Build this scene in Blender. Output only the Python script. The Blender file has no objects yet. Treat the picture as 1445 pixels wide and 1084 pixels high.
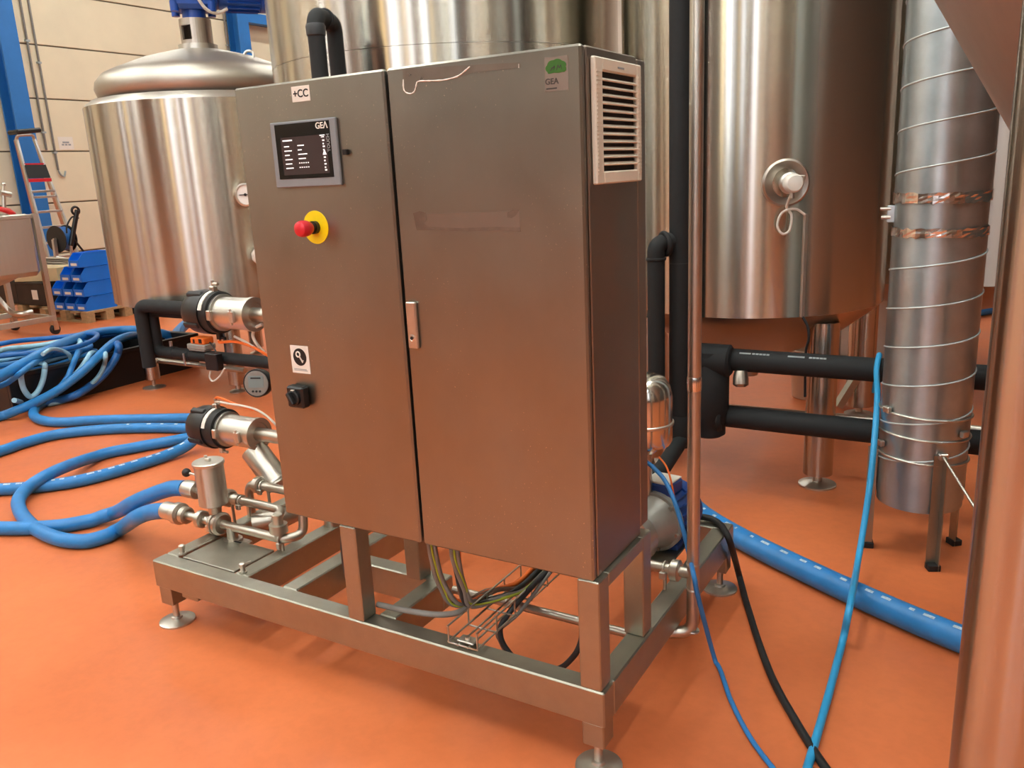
import bpy, math, random
from mathutils import Vector, Matrix
random.seed(7)
scn = bpy.context.scene
COL = scn.collection

# ------------------------------------------------------------------ camera
IW, IH, FPX = 1445, 1084, 1176.17
CAM = Vector((0.7638, -1.6292, 1.4968))
YAW, PIT, ROL = 0.5433, 0.2493, -0.0485
def _axes():
    f0 = Vector((-math.sin(YAW), math.cos(YAW), 0)); r0 = Vector((math.cos(YAW), math.sin(YAW), 0)); u0 = Vector((0, 0, 1))
    f = math.cos(PIT)*f0 - math.sin(PIT)*u0; u = math.sin(PIT)*f0 + math.cos(PIT)*u0
    return math.cos(ROL)*r0 + math.sin(ROL)*u, -math.sin(ROL)*r0 + math.cos(ROL)*u, f
CR, CU, CF = _axes()
cd = bpy.data.cameras.new('camera'); cam = bpy.data.objects.new('camera', cd); COL.objects.link(cam)
cd.sensor_width = 36; cd.lens = FPX/IW*36; cd.clip_start = 0.05; cd.clip_end = 200
m = Matrix.Identity(4)
for i in range(3):
    m[i][0] = CR[i]; m[i][1] = CU[i]; m[i][2] = -CF[i]; m[i][3] = CAM[i]
cam.matrix_world = m
scn.camera = cam

# ------------------------------------------------------------------ world, exposure
w = bpy.data.worlds.new('world'); scn.world = w; w.use_nodes = True
w.node_tree.nodes['Background'].inputs[0].default_value = (.75, .85, 1, 1)
w.node_tree.nodes['Background'].inputs[1].default_value = 0.6
vs = scn.view_settings
vs.view_transform = 'Standard'; vs.look = 'None'; vs.gamma = 1; vs.use_curve_mapping = False
vs.exposure = 0.0
LAMP = 61.0        # emission of the ceiling lamps
ADDED_WIN = 4.4          # emission of the added window panes that streak the tank reflections

# ------------------------------------------------------------------ photo pixel -> point on a plane (axis = value)
def ray(x, y): return CF + CR*((x-IW/2)/FPX) - CU*((y-IH/2)/FPX)
def at(x, y, ax, v):
    d = ray(x, y); t = (v-CAM[ax])/d[ax]; return CAM + d*t
def zat(x, y, hd):
    d = ray(x, y); return CAM.z + d.z/math.hypot(d.x, d.y)*hd
def polar(az, hd, z=0):
    a = math.radians(az); return Vector((CAM.x+hd*math.sin(a), CAM.y+hd*math.cos(a), z))

# ------------------------------------------------------------------ materials
def lin(c): return tuple(((v/255/12.92) if v/255 <= .04045 else ((v/255+.055)/1.055)**2.4) for v in c)+(1,)
MATS = {}
def base(name):
    mt = bpy.data.materials.new(name); mt.use_nodes = True
    nt = mt.node_tree; b = nt.nodes['Principled BSDF']; MATS[name] = mt
    return mt, nt, b
def noise(nt, scale, stretch=(1, 1, 1), detail=4, rough=.55, coord='Object'):
    tc = nt.nodes.new('ShaderNodeTexCoord'); mp = nt.nodes.new('ShaderNodeMapping'); n = nt.nodes.new('ShaderNodeTexNoise')
    mp.inputs['Scale'].default_value = stretch
    n.inputs['Scale'].default_value = scale; n.inputs['Detail'].default_value = detail; n.inputs['Roughness'].default_value = rough
    nt.links.new(tc.outputs[coord], mp.inputs[0]); nt.links.new(mp.outputs[0], n.inputs['Vector'])
    return n.outputs['Fac']
def ramp(nt, fac, stops):
    r = nt.nodes.new('ShaderNodeValToRGB'); e = r.color_ramp.elements
    while len(e) < len(stops): e.new(.5)
    for k, (p, c) in enumerate(stops): e[k].position = p; e[k].color = c
    nt.links.new(fac, r.inputs[0]); return r.outputs[0]
def mapr(nt, fac, a, b, c, d):
    r = nt.nodes.new('ShaderNodeMapRange')
    for k, v in zip((1, 2, 3, 4), (a, b, c, d)): r.inputs[k].default_value = v
    nt.links.new(fac, r.inputs[0]); return r.outputs[0]
def bump(nt, b, fac, s, dist=.01):
    n = nt.nodes.new('ShaderNodeBump'); n.inputs['Strength'].default_value = s; n.inputs['Distance'].default_value = dist
    nt.links.new(fac, n.inputs['Height']); nt.links.new(n.outputs[0], b.inputs['Normal'])
def plain(name, rgb, rough=.5, metal=0, var=.12, scale=18, spec=.5, stretch=(1, 1, 1), bmp=0):
    mt, nt, b = base(name); c = lin(rgb)
    f = noise(nt, scale, stretch)
    lo = tuple(v*(1-var) for v in c[:3])+(1,); hi = tuple(min(1, v*(1+var)) for v in c[:3])+(1,)
    nt.links.new(ramp(nt, f, [(.3, lo), (.7, hi)]), b.inputs['Base Color'])
    nt.links.new(mapr(nt, f, .3, .7, rough*.88, min(1, rough*1.12)), b.inputs['Roughness'])
    b.inputs['Metallic'].default_value = metal; b.inputs['Specular IOR Level'].default_value = spec
    if bmp: bump(nt, b, f, bmp)
    return mt
def steel(name, rgb, rough=.3, aniso=0, axis=None, var=.08, streak=(1, 1, 14), scale=6, rot=0, rvar=.2, spots=0, wave=0):
    mt, nt, b = base(name); c = lin(rgb)
    f = noise(nt, scale, streak, 6, .65)
    lo = tuple(v*(1-var) for v in c[:3])+(1,); hi = tuple(min(1, v*(1+var)) for v in c[:3])+(1,)
    col = ramp(nt, f, [(.25, lo), (.75, hi)])
    if spots:
        s = noise(nt, 160, (1, 1, 1), 2, .5); s2 = noise(nt, 5, (1, 1, 1), 3, .6)
        mu = nt.nodes.new('ShaderNodeMath'); mu.operation = 'MULTIPLY'
        nt.links.new(mapr(nt, s, .67, .73, 0, 1), mu.inputs[0]); nt.links.new(mapr(nt, s2, .48, .62, 0, spots), mu.inputs[1])
        mx = nt.nodes.new('ShaderNodeMix'); mx.data_type = 'RGBA'
        nt.links.new(mu.outputs[0], mx.inputs[0]); nt.links.new(col, mx.inputs[6]); mx.inputs[7].default_value = lin((225, 205, 180)); col = mx.outputs[2]
    nt.links.new(col, b.inputs['Base Color'])
    b.inputs['Metallic'].default_value = 1
    f2 = noise(nt, 3, (1, 1, 1), 4, .6)
    nt.links.new(mapr(nt, f2, .3, .7, rough*(1-rvar), rough*(1+rvar)), b.inputs['Roughness'])
    if wave: bump(nt, b, noise(nt, 2.6, (1, 1, .35), 2, .5), wave, .02)
    if aniso:
        b.inputs['Anisotropic'].default_value = aniso; b.inputs['Anisotropic Rotation'].default_value = rot
        t = nt.nodes.new('ShaderNodeTangent'); t.direction_type = 'RADIAL'; t.axis = axis or 'Z'
        nt.links.new(t.outputs[0], b.inputs['Tangent'])
    return mt
def glow(name, rgb, s):
    mt, nt, b = base(name); c = lin(rgb)
    b.inputs['Base Color'].default_value = c; b.inputs['Emission Color'].default_value = c; b.inputs['Emission Strength'].default_value = s
    return mt

# floor: worn orange-red resin
mt, nt, b = base('floor_resin')
f = noise(nt, .55, (1, 1, 1), 6, .62); f2 = noise(nt, 26, (1, 1, 1), 5, .6); f3 = noise(nt, 1.7, (1, 1, 1), 5, .55)
c1 = ramp(nt, f, [(.3, lin((209, 111, 65))), (.7, lin((221, 125, 75)))])
mx = nt.nodes.new('ShaderNodeMix'); mx.data_type = 'RGBA'; mx.blend_type = 'MULTIPLY'; mx.inputs[0].default_value = 1
nt.links.new(c1, mx.inputs[6]); nt.links.new(ramp(nt, f3, [(.28, (.84, .80, .78, 1)), (.6, (1, 1, 1, 1))]), mx.inputs[7])
mx2 = nt.nodes.new('ShaderNodeMix'); mx2.data_type = 'RGBA'; mx2.blend_type = 'MULTIPLY'; mx2.inputs[0].default_value = 1
nt.links.new(mx.outputs[2], mx2.inputs[6]); nt.links.new(ramp(nt, f2, [(.3, (.93, .93, .93, 1)), (.6, (1, 1, 1, 1))]), mx2.inputs[7])
nt.links.new(mx2.outputs[2], b.inputs['Base Color'])
nt.links.new(mapr(nt, f3, .3, .7, .33, .48), b.inputs['Roughness']); b.inputs['Specular IOR Level'].default_value = .3
bump(nt, b, f2, .05, .004)

plain('wall_panel', (224, 214, 186), .75, var=.05, scale=1.3)
plain('wall_joint', (120, 112, 98), .9)
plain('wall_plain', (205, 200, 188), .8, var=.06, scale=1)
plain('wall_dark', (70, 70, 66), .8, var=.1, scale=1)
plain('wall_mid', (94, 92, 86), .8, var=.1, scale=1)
plain('ceiling_sheet', (160, 168, 168), .8, var=.05, scale=1)
glow('lamp_glow', (249, 252, 246), LAMP)
glow('window_glow', (232, 240, 255), ADDED_WIN)  # glow of the added panes, there to be mirrored in the tanks
glow('window_warm', (255, 226, 170), ADDED_WIN*.8)
plain('lamp_body', (200, 200, 200), .4)
plain('blue_paint', (38, 112, 184), .45, var=.08, scale=3)
plain('motor_blue', (22, 72, 160), .35, var=.15, scale=9)
plain('pump_blue', (24, 62, 130), .35, var=.15, scale=9)
steel('cabinet_steel', (152, 150, 140), .34, .5, 'X', .09, (1.5, 1, 1), 2.2, 0, .12, .75)
steel('cabinet_side', (150, 140, 130), .36, .4, 'X', .03, (1, 1, 3), 7, 0, .12, .2)
steel('frame_steel', (167, 165, 152), .42, 0, None, .09, (1, 1, 1), 9, 0, .15, .35)
steel('tank_steel', (196, 192, 180), .24, 1.0, 'Z', .05, (4, 4, .1), 3, .25, .05)
steel('tank_steel_dull', (190, 186, 175), .35, .95, 'Z', .05, (4, 4, .2), 3, .25, .1)
steel('lid_steel', (194, 188, 176), .42, 0, None, .06, (1, 1, 1), 4, 0, .1)
steel('cone_steel', (186, 180, 172), .5, .3, 'Z', .05, (4, 4, .2), 3)
steel('dish_steel', (186, 176, 164), .36, 0, None, .05, (1, 1, 1), 4, 0, .1)
steel('pipe_steel', (192, 186, 174), .36, 0, None, .06, (2, 2, 2), 10)
steel('bright_steel', (206, 202, 192), .36, 0, None, .05, (1, 1, 1), 12, 0, .1)
steel('leg_steel', (188, 180, 168), .24, .95, 'Z', .05, (7, 7, .4), 6, .25, .05)
steel('galvanised', (176, 188, 192), .40, .6, 'Z', .14, (1, 1, 1), 9, .25, .2)
steel('foil_tape', (225, 220, 214), .2, 0, None, .15, (1, 1, 1), 30, 0, .2)
steel('polished', (214, 210, 200), .18, 0, None, .03, (1, 1, 1), 8, 0, .1)
steel('aluminium', (205, 205, 203), .38, 0, None, .05, (1, 1, 1), 10)
plain('seam_zinc', (196, 206, 206), .45, .5, var=.05)
plain('foam_black', (34, 36, 37), .72, var=.25, scale=40, spec=.35)
plain('black_plastic', (20, 20, 21), .42, var=.2, scale=20)
plain('black_rubber', (24, 24, 24), .6, var=.2, scale=30)
plain('bin_black', (15, 17, 18), .5, var=.2, scale=6)
plain('hose_blue', (38, 122, 188), .42, var=.13, scale=14)
plain('hose_dark_blue', (28, 96, 164), .42, var=.13, scale=14)
plain('cable_blue', (40, 122, 190), .45, var=.08)
plain('hose_pale', (150, 196, 216), .4, var=.18, scale=9)
plain('hose_sky', (48, 158, 214), .4, var=.08, scale=14)
plain('print_white', (176, 200, 216), .6, var=.3, scale=120)
plain('print_black', (18, 18, 18), .6)
plain('print_grey', (150, 158, 160), .6)
plain('label_white', (228, 224, 214), .5, var=.03)
plain('yellow', (240, 214, 10), .45, var=.04)
plain('red', (206, 34, 48), .42, var=.08)
plain('hmi_grey', (128, 134, 138), .45, var=.04)
plain('hmi_glass', (8, 8, 9), .12)
glow('screen_dark', (44, 32, 31), .25)
glow('screen_text', (235, 235, 235), .8)
plain('sticker_film', (128, 117, 106), .35, var=.05)
plain('sticker_green', (48, 100, 26), .45, var=.1, scale=60)
plain('sticker_dark', (58, 52, 48), .5)
plain('tape_film', (150, 139, 128), .3, 0.8, var=.06, scale=30)
plain('tape_edge', (250, 246, 238), .4, var=.1)
steel('residue_pale', (142, 132, 121), .42, .4, 'X', .05, (3, 1, 1), 9)
plain('tape_residue', (128, 115, 104), .48, .95, var=.2, scale=40)
plain('grille_plastic', (222, 214, 196), .5, var=.04)
plain('grille_dark', (22, 19, 16), .8)
plain('gap_dark', (14, 12, 11), .8)
plain('orange_tube', (240, 116, 40), .45)
plain('white_tube', (226, 218, 206), .45)
plain('cable_grey', (132, 128, 122), .5)
plain('cable_brown', (120, 92, 74), .5)
plain('cable_dark', (40, 42, 44), .5)
plain('cable_green', (168, 182, 50), .5)
plain('bin_blue', (8, 116, 226), .4, var=.05, scale=4)
plain('wood', (172, 142, 102), .75, var=.2, scale=6, stretch=(1, 6, 6))
plain('cardboard', (206, 184, 142), .8, var=.08, scale=8)
plain('beige_plastic', (216, 190, 166), .5, var=.05, scale=5)
plain('dial_white', (232, 230, 224), .35, var=.02)
plain('lcd_grey', (120, 134, 134), .3, var=.05)
plain('wrap_white', (222, 214, 202), .6, var=.15, scale=40)
plain('pump_grey', (164, 164, 156), .42, .4, var=.1)
plain('clear_red', (200, 20, 20), .4)

# ------------------------------------------------------------------ mesh builder
def frame_of(d):
    d = Vector(d).normalized(); a = Vector((0, 0, 1)) if abs(d.z) < .9 else Vector((1, 0, 0))
    u = a.cross(d).normalized(); return u, d.cross(u).normalized(), d
def crom(pts, k=8):
    P = [Vector(p) for p in pts]
    if len(P) < 3: return P
    P = [2*P[0]-P[1]]+P+[2*P[-1]-P[-2]]; out = []
    for i in range(1, len(P)-2):
        a, b_, c_, d_ = P[i-1:i+3]
        for j in range(k):
            t = j/k
            out.append(.5*((2*b_)+(c_-a)*t+(2*a-5*b_+4*c_-d_)*t*t+(3*b_-a-3*c_+d_)*t**3))
    return out+[P[-2]]
def fillet(pts, r, k=6):
    P = [Vector(p) for p in pts]; out = [P[0]]
    for i in range(1, len(P)-1):
        a = (P[i-1]-P[i]); c = (P[i+1]-P[i]); rr = min(r, a.length*.49, c.length*.49)
        s, e = P[i]+a.normalized()*rr, P[i]+c.normalized()*rr
        for j in range(k+1):
            t = j/k; out.append((1-t)**2*s+2*t*(1-t)*P[i]+t*t*e)
    return out+[P[-1]]
class MB:
    def __init__(s): s.v = []; s.f = []; s.s = []
    def add(s, vs_, fs, smooth=False):
        o = len(s.v); s.v += [Vector(p) for p in vs_]
        for q in fs: s.f.append([o+i for i in q]); s.s.append(smooth)
        return s
    def obox(s, c, ax, h, bev=0):
        c = Vector(c); ax = [Vector(a).normalized() for a in ax]; bev = min(bev, min(h)*.9)
        if bev <= 0:
            V = [c+ax[0]*(h[0]*x)+ax[1]*(h[1]*y)+ax[2]*(h[2]*z) for z in (-1, 1) for y in (-1, 1) for x in (-1, 1)]
            F = [(0, 2, 3, 1), (4, 5, 7, 6), (0, 1, 5, 4), (2, 6, 7, 3), (0, 4, 6, 2), (1, 3, 7, 5)]
            return s.add(V, F)
        V = []; idx = {}
        for sx in (-1, 1):
            for sy in (-1, 1):
                for sz in (-1, 1):
                    sg = (sx, sy, sz)
                    for a in range(3):
                        p = c.copy()
                        for k in range(3): p = p+ax[k]*(sg[k]*(h[k]-(0 if k == a else bev)))
                        idx[(sg, a)] = len(V); V.append(p)
        F = []
        def face(q):
            cc = sum((V[i] for i in q), Vector())/len(q)
            n = (V[q[1]]-V[q[0]]).cross(V[q[2]]-V[q[0]])
            F.append(q if n.dot(cc-c) > 0 else q[::-1])
        for a in range(3):
            b1, b2 = [k for k in range(3) if k != a]
            for sa in (-1, 1):
                q = []
                for s1, s2 in ((-1, -1), (1, -1), (1, 1), (-1, 1)):
                    g = [0, 0, 0]; g[a] = sa; g[b1] = s1; g[b2] = s2; q.append(idx[(tuple(g), a)])
                face(q)
            for s1 in (-1, 1):
                for s2 in (-1, 1):
                    g0 = [0, 0, 0]; g0[b1] = s1; g0[b2] = s2; g0[a] = -1; g1 = list(g0); g1[a] = 1
                    face([idx[(tuple(g0), b1)], idx[(tuple(g1), b1)], idx[(tuple(g1), b2)], idx[(tuple(g0), b2)]])
        for sx in (-1, 1):
            for sy in (-1, 1):
                for sz in (-1, 1): face([idx[((sx, sy, sz), k)] for k in range(3)])
        return s.add(V, F)
    def box(s, a, b_, bev=0):
        a = Vector(a); b_ = Vector(b_)
        return s.obox((a+b_)/2, ((1, 0, 0), (0, 1, 0), (0, 0, 1)), [abs(x)/2 for x in (b_-a)], bev)
    def bar(s, p, q, wd, ht, bev=0):
        p = Vector(p); q = Vector(q); d = q-p
        x = d.normalized(); up = Vector((0, 0, 1)) if abs(x.z) < .95 else Vector((0, 1, 0))
        y = up.cross(x).normalized(); z = x.cross(y)
        return s.obox((p+q)/2, (x, y, z), (d.length/2, wd/2, ht/2), bev)
    def cyl(s, p, q, r, r2=None, n=24, cap=True):
        p = Vector(p); q = Vector(q); return s.lathe(p, q-p, [(r, 0), (r if r2 is None else r2, (q-p).length)], n, cap)
    def lathe(s, o, axis, prof, n=24, cap=True):
        o = Vector(o); u, v_, d = frame_of(axis)
        cs = [(math.cos(2*math.pi*i/n), math.sin(2*math.pi*i/n)) for i in range(n)]
        prev = None; last = None
        def ringv(r, h):
            st = len(s.v)
            for c_, s_ in cs: s.v.append(o+d*h+(u*c_+v_*s_)*r)
            return st
        for k in range(len(prof)-1):
            (r0, h0), (r1, h1) = prof[k], prof[k+1]
            dirn = Vector((r1-r0, h1-h0))
            if dirn.length < 1e-9: continue
            dirn.normalize()
            if last is not None and last[0].dot(dirn) > .8: a = last[1]
            else: a = ringv(r0, h0)
            b_ = ringv(r1, h1)
            for i in range(n):
                j = (i+1) % n; s.f.append([a+i, a+j, b_+j, b_+i]); s.s.append(True)
            last = (dirn, b_)
        if cap:
            for (r, h), fl in ((prof[0], True), (prof[-1], False)):
                if r > 1e-5:
                    st = ringv(r, h); q = list(range(st, st+n)); s.f.append(q[::-1] if fl else q); s.s.append(False)
        return s
    def tube(s, pts, r, n=12, cap=True, closed=False, k=0):
        P = crom(pts, k) if k else [Vector(p) for p in pts]
        N = len(P); T = []
        for i in range(N):
            a = P[(i-1) % N] if (closed or i > 0) else P[i]; b_ = P[(i+1) % N] if (closed or i < N-1) else P[i]
            T.append((b_-a).normalized())
        u = frame_of(T[0])[0]; st = len(s.v); fr = []
        for i in range(N):
            u = (u-T[i]*u.dot(T[i])).normalized(); v_ = T[i].cross(u); fr.append((u.copy(), v_))
            rr = r[i] if isinstance(r, (list, tuple)) else r
            for j in range(n):
                a = 2*math.pi*j/n; s.v.append(P[i]+(u*math.cos(a)+v_*math.sin(a))*rr)
        for i in range(N if closed else N-1):
            i2 = (i+1) % N
            for j in range(n):
                j2 = (j+1) % n; s.f.append([st+i*n+j, st+i*n+j2, st+i2*n+j2, st+i2*n+j]); s.s.append(True)
        if cap and not closed:
            for i, fl in ((0, True), (N-1, False)):
                q = len(s.v); s.v += [s.v[st+i*n+j].copy() for j in range(n)]
                L = list(range(q, q+n)); s.f.append(L[::-1] if fl else L); s.s.append(False)
        return s
    def ring(s, c, axis, R, r, n=32, m_=8):
        u, v_, d = frame_of(axis); c = Vector(c)
        return s.tube([c+(u*math.cos(2*math.pi*i/n)+v_*math.sin(2*math.pi*i/n))*R for i in range(n)], r, m_, closed=True)
    def sphere(s, c, r, n=16):
        return s.lathe(Vector(c)-Vector((0, 0, r)), (0, 0, 1), [(max(1e-6, r*math.sin(math.pi*i/10)), r-r*math.cos(math.pi*i/10)) for i in range(11)], n, False)
    def prism(s, poly, off):
        n = len(poly); off = Vector(off); P = [Vector(p) for p in poly]
        nn = sum(((P[i]-P[0]).cross(P[(i+1) % n]-P[0]) for i in range(n)), Vector())
        if nn.dot(off) > 0: P = P[::-1]
        F = [tuple(range(n)), tuple(range(2*n-1, n-1, -1))]+[(i, n+i, n+(i+1) % n, (i+1) % n) for i in range(n)]
        F = [tuple(q[::-1]) if k > 1 else q for k, q in enumerate(F)]
        return s.add(P+[p+off for p in P], F)
    def bounds(s):
        return [min(p[k] for p in s.v) for k in range(3)], [max(p[k] for p in s.v) for k in range(3)]
    def mesh(s, name, mat, off):
        me = bpy.data.meshes.new(name); me.from_pydata([p-off for p in s.v], [], s.f)
        me.polygons.foreach_set('use_smooth', s.s); me.materials.append(MATS[mat]); me.update(); return me
    def build(s, name, mat, parent=None, loc=None, label=None, recalc=False):
        if parent is None:
            if loc is None:
                lo, hi = s.bounds(); loc = ((lo[0]+hi[0])/2, (lo[1]+hi[1])/2, lo[2])
            off = Vector(loc)
        else: off = Vector(parent['_w'])
        ob = bpy.data.objects.new(name, s.mesh(name, mat, off)); COL.objects.link(ob)
        if parent is None: ob.location = off
        else: ob.parent = parent
        ob['_w'] = tuple(off)
        if label: ob['label'] = label
        return ob
def tag(o, label=None, cat=None, group=None, kind=None):
    for k, v in (('label', label), ('category', cat), ('group', group), ('kind', kind)):
        if v: o[k] = v
    return o
def thing(name, label, cat, loc, group=None):
    o = bpy.data.objects.new(name, None); COL.objects.link(o); o.empty_display_size = .1
    o.location = loc; o['_w'] = tuple(loc); return tag(o, label, cat, group)
def copy_tree(o, parent=None):
    c = o.copy(); COL.objects.link(c)
    if parent is not None: c.parent = parent
    for ch in list(o.children): copy_tree(ch, c)
    return c
def text_mesh(name, body, size, mat, origin, xdir, ydir, parent, depth=.0004, align='CENTER', bold=.02):
    cu = bpy.data.curves.new(name, 'FONT'); cu.body = body; cu.size = size; cu.align_x = align; cu.align_y = 'CENTER'; cu.extrude = depth; cu.offset = size*bold
    tmp = bpy.data.objects.new(name+'_tmp', cu); COL.objects.link(tmp)
    bpy.context.view_layer.update()
    me = bpy.data.meshes.new_from_object(tmp.evaluated_get(bpy.context.evaluated_depsgraph_get()))
    bpy.data.objects.remove(tmp); bpy.data.curves.remove(cu)
    x = Vector(xdir).normalized(); y = Vector(ydir).normalized(); z = x.cross(y); o = Vector(origin)-Vector(parent['_w'])
    M = Matrix(((x.x, y.x, z.x, o.x), (x.y, y.y, z.y, o.y), (x.z, y.z, z.z, o.z), (0, 0, 0, 1)))
    me.transform(M); me.materials.clear(); me.materials.append(MATS[mat]); me.name = name
    ob = bpy.data.objects.new(name, me); COL.objects.link(ob); ob.parent = parent; ob['_w'] = parent['_w']; return ob
X, Y, Z = Vector((1, 0, 0)), Vector((0, 1, 0)), Vector((0, 0, 1))

# ================================================================== THE HALL
XL, XR, YF, YB, ZC = -14.0, 8.0, -9.0, 17.0, 7.6
tag(MB().box((XL-.3, YF-.3, -.1), (XR+.3, YB+.3, 0)).build('floor', 'floor_resin'), kind='structure')
tag(MB().box((XL, YF, ZC), (XR, YB, ZC+.1)).build('ceiling', 'ceiling_sheet'), kind='structure')
wl = tag(MB().box((XL-.25, YF, 0), (XL-.03, YB, ZC)).build('wall_left', 'wall_joint'), kind='structure')
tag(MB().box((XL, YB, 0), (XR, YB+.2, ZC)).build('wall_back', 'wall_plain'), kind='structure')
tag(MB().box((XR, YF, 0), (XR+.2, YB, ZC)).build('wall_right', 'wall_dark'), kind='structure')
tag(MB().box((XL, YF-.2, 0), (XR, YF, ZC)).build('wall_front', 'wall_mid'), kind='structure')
# concrete wall panels with open joints
ys = [YF, -3.4, 1.8, 7.0, 12.2, YB]; z0 = .452
zs = [0.0]+[z0+.887*i for i in range(9)]
for j in range(len(ys)-1):
    for i in range(len(zs)-1):
        MB().box((XL-.03, ys[j]+.008, zs[i]+.012), (XL, ys[j+1]-.008, min(zs[i+1], ZC)-.012), .006).build('panel', 'wall_panel', wl)
# unseen glowing windows, added behind the viewer to put vertical streaks in the steel
nglow = 0
wr_ = random.Random(11); ADDED_WINS = []; xw_ = XL+.9
while xw_ < XR-1.0:
    ww = wr_.choice((.14, .2, .3, .5, .8))
    if not -8.5 < xw_ < -3.6: ADDED_WINS.append((xw_, xw_+ww, wr_.choice((1.7, 2.1, 2.6)), 6.9))
    xw_ += ww+wr_.choice((.3, .5, .8, 1.3))
for (x0, x1, za, zb) in ADDED_WINS:
    nglow += 1
    wf = MB()
    for a, b_ in (((x0-.05, za-.08), (x1+.05, za)), ((x0-.05, zb), (x1+.05, zb+.08)), ((x0-.05, za), (x0, zb)), ((x1, za), (x1+.05, zb))):
        wf.box((a[0], YF, a[1]), (b_[0], YF+.05, b_[1]))
    wo = tag(wf.build('window_%d' % nglow, 'lamp_body'), kind='structure')
    MB().box((x0, YF+.005, za), (x1, YF+.03, zb)).build('pane', ('window_glow', 'window_glow', 'window_warm')[nglow % 3], wo)
nglow += 1
# ceiling lamps
LX = (-11.6, -8.2, -4.6, -1.6, 1.2, 4.6); LY = (-6.6, -2.3, .9, 7.4, 12.6)
lamp0 = None
for ix, lx in enumerate(LX):
    for ly in LY:
        if lx > 1 and ly > 2: continue      # the far right bay has no lamps
        if lamp0 is None:
            t = thing('ceiling_lamp', 'long white linear lamp hanging below the hall ceiling', 'lamp', (lx, ly, ZC-.6), 'lamps under the hall ceiling')
            MB().box((lx-.12, ly-1.2, ZC-.58), (lx+.12, ly+1.2, ZC-.48), .01).build('housing', 'lamp_body', t)
            MB().box((lx-.10, ly-1.18, ZC-.60), (lx+.10, ly+1.18, ZC-.582)).build('diffuser', 'lamp_glow', t)
            for s in (-.6, .6): MB().cyl((lx, ly+s, ZC-.48), (lx, ly+s, ZC), .006, n=6).build('hanger_rod', 'lamp_body', t)
            lamp0 = t
        else:
            c = copy_tree(lamp0); c.location = (lx, ly, ZC-.6)
# blue steel columns
def column(yc, label):
    t = thing('steel_column', label, 'column', (XL+.22, yc, 0), 'blue columns along the panel wall')
    a, b_ = XL+.03, XL+.36
    MB().box((b_-.03, yc-.15, 0), (b_, yc+.15, ZC)).build('flange', 'blue_paint', t)
    MB().box((a, yc-.15, 0), (a+.03, yc+.15, ZC)).build('flange', 'blue_paint', t)
    MB().box((a+.03, yc-.012, 0), (b_-.03, yc+.012, ZC)).build('web', 'blue_paint', t)
    MB().box((a-.02, yc-.22, 0), (b_+.08, yc+.22, .03)).build('base_plate', 'blue_paint', t)
    return t
yc1 = at(22, 100, 0, XL+.36).y; yc2 = at(346, 55, 0, XL+.36).y
column(yc1, 'blue steel column behind the folding ladder')
c2 = column(yc2, 'blue steel column with a cross beam, behind the domed tank')
zb = at(360, 26, 0, XL+.3).z
MB().box((XL+.12, yc2+.15, zb-.1), (XL+.32, yc2+3.4, zb+.1)).build('cross_beam', 'blue_paint', c2)

# wall conduits, sign, hook
xw = XL+.03
def conduit(p, q, label, r=.018):
    a = at(p[0], p[1], 0, xw); b_ = at(q[0], q[1], 0, xw); top = Vector((xw, a.y+(a.y-b_.y)*.0, ZC))
    a = Vector((xw, (a.y+b_.y)/2, ZC)); b_ = Vector((xw, (a.y+b_.y)/2, b_.z))
    t = thing('wall_conduit', label, 'conduit', (xw, a.y, b_.z))
    MB().cyl(a, b_, r, n=10).build('tube', 'cable_grey', t)
    zz = b_.z+.3
    while zz < ZC: MB().box((XL, a.y-.035, zz-.015), (xw+.025, a.y+.035, zz+.015)).build('clip', 'galvanised', t); zz += 1.5
    return t, b_
conduit((28, 0), (66, 212), 'thin grey conduit on the wall, nearest the blue column')
ct, cb = conduit((38, 0), (83, 240), 'thin grey conduit on the wall ending in a hook')
MB().tube(crom([cb, cb+Vector((0, .03, -.08)), cb+Vector((0, .09, -.11)), cb+Vector((0, .13, -.02))], 5), .016, 8).build('hook', 'galvanised', ct)
conduit((318, 28), (323, 85), 'thin dark conduit on the wall beside the agitator', .02)
sg = [at(81, 193, 0, XL+.004), at(105, 211, 0, XL+.004)]
t = thing('paper_sign', 'white paper notice on the wall beside the conduits', 'sign', (XL, (sg[0].y+sg[1].y)/2, sg[1].z))
MB().box((XL+.0005, sg[0].y, sg[1].z), (XL+.004, sg[1].y, sg[0].z)).build('sheet', 'label_white', t)
mm = MB(); dy = sg[1].y-sg[0].y; hz = sg[0].z-sg[1].z
for (a, b_, h) in ((.27, .72, .56), (.2, .36, .38), (.42, .58, .38), (.64, .82, .38)): mm.box((XL+.004, sg[0].y+dy*a, sg[1].z+hz*h-.015), (XL+.005, sg[0].y+dy*b_, sg[1].z+hz*h+.015))
tag(mm.build('printed_lines', 'print_grey', t), kind='stuff')

# ================================================================== TANKS
def tank_feet(t, legs, ztop, r, mat='leg_steel', r_foot=None):
    for (x, y) in legs:
        lg = MB().lathe((x, y, .06), Z, [(r, 0), (r, ztop-.06)], 28).build('leg', mat, t)
        MB().cyl((x, y, .012), (x, y, .06), .02, n=12).build('foot_stem', 'bright_steel', lg)
        rf = r_foot or r*1.05
        MB().lathe((x, y, 0), Z, [(rf, 0), (rf, .008), (rf*.8, .014), (.02, .02)], 28).build('foot_disc', 'bright_steel', lg)
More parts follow.
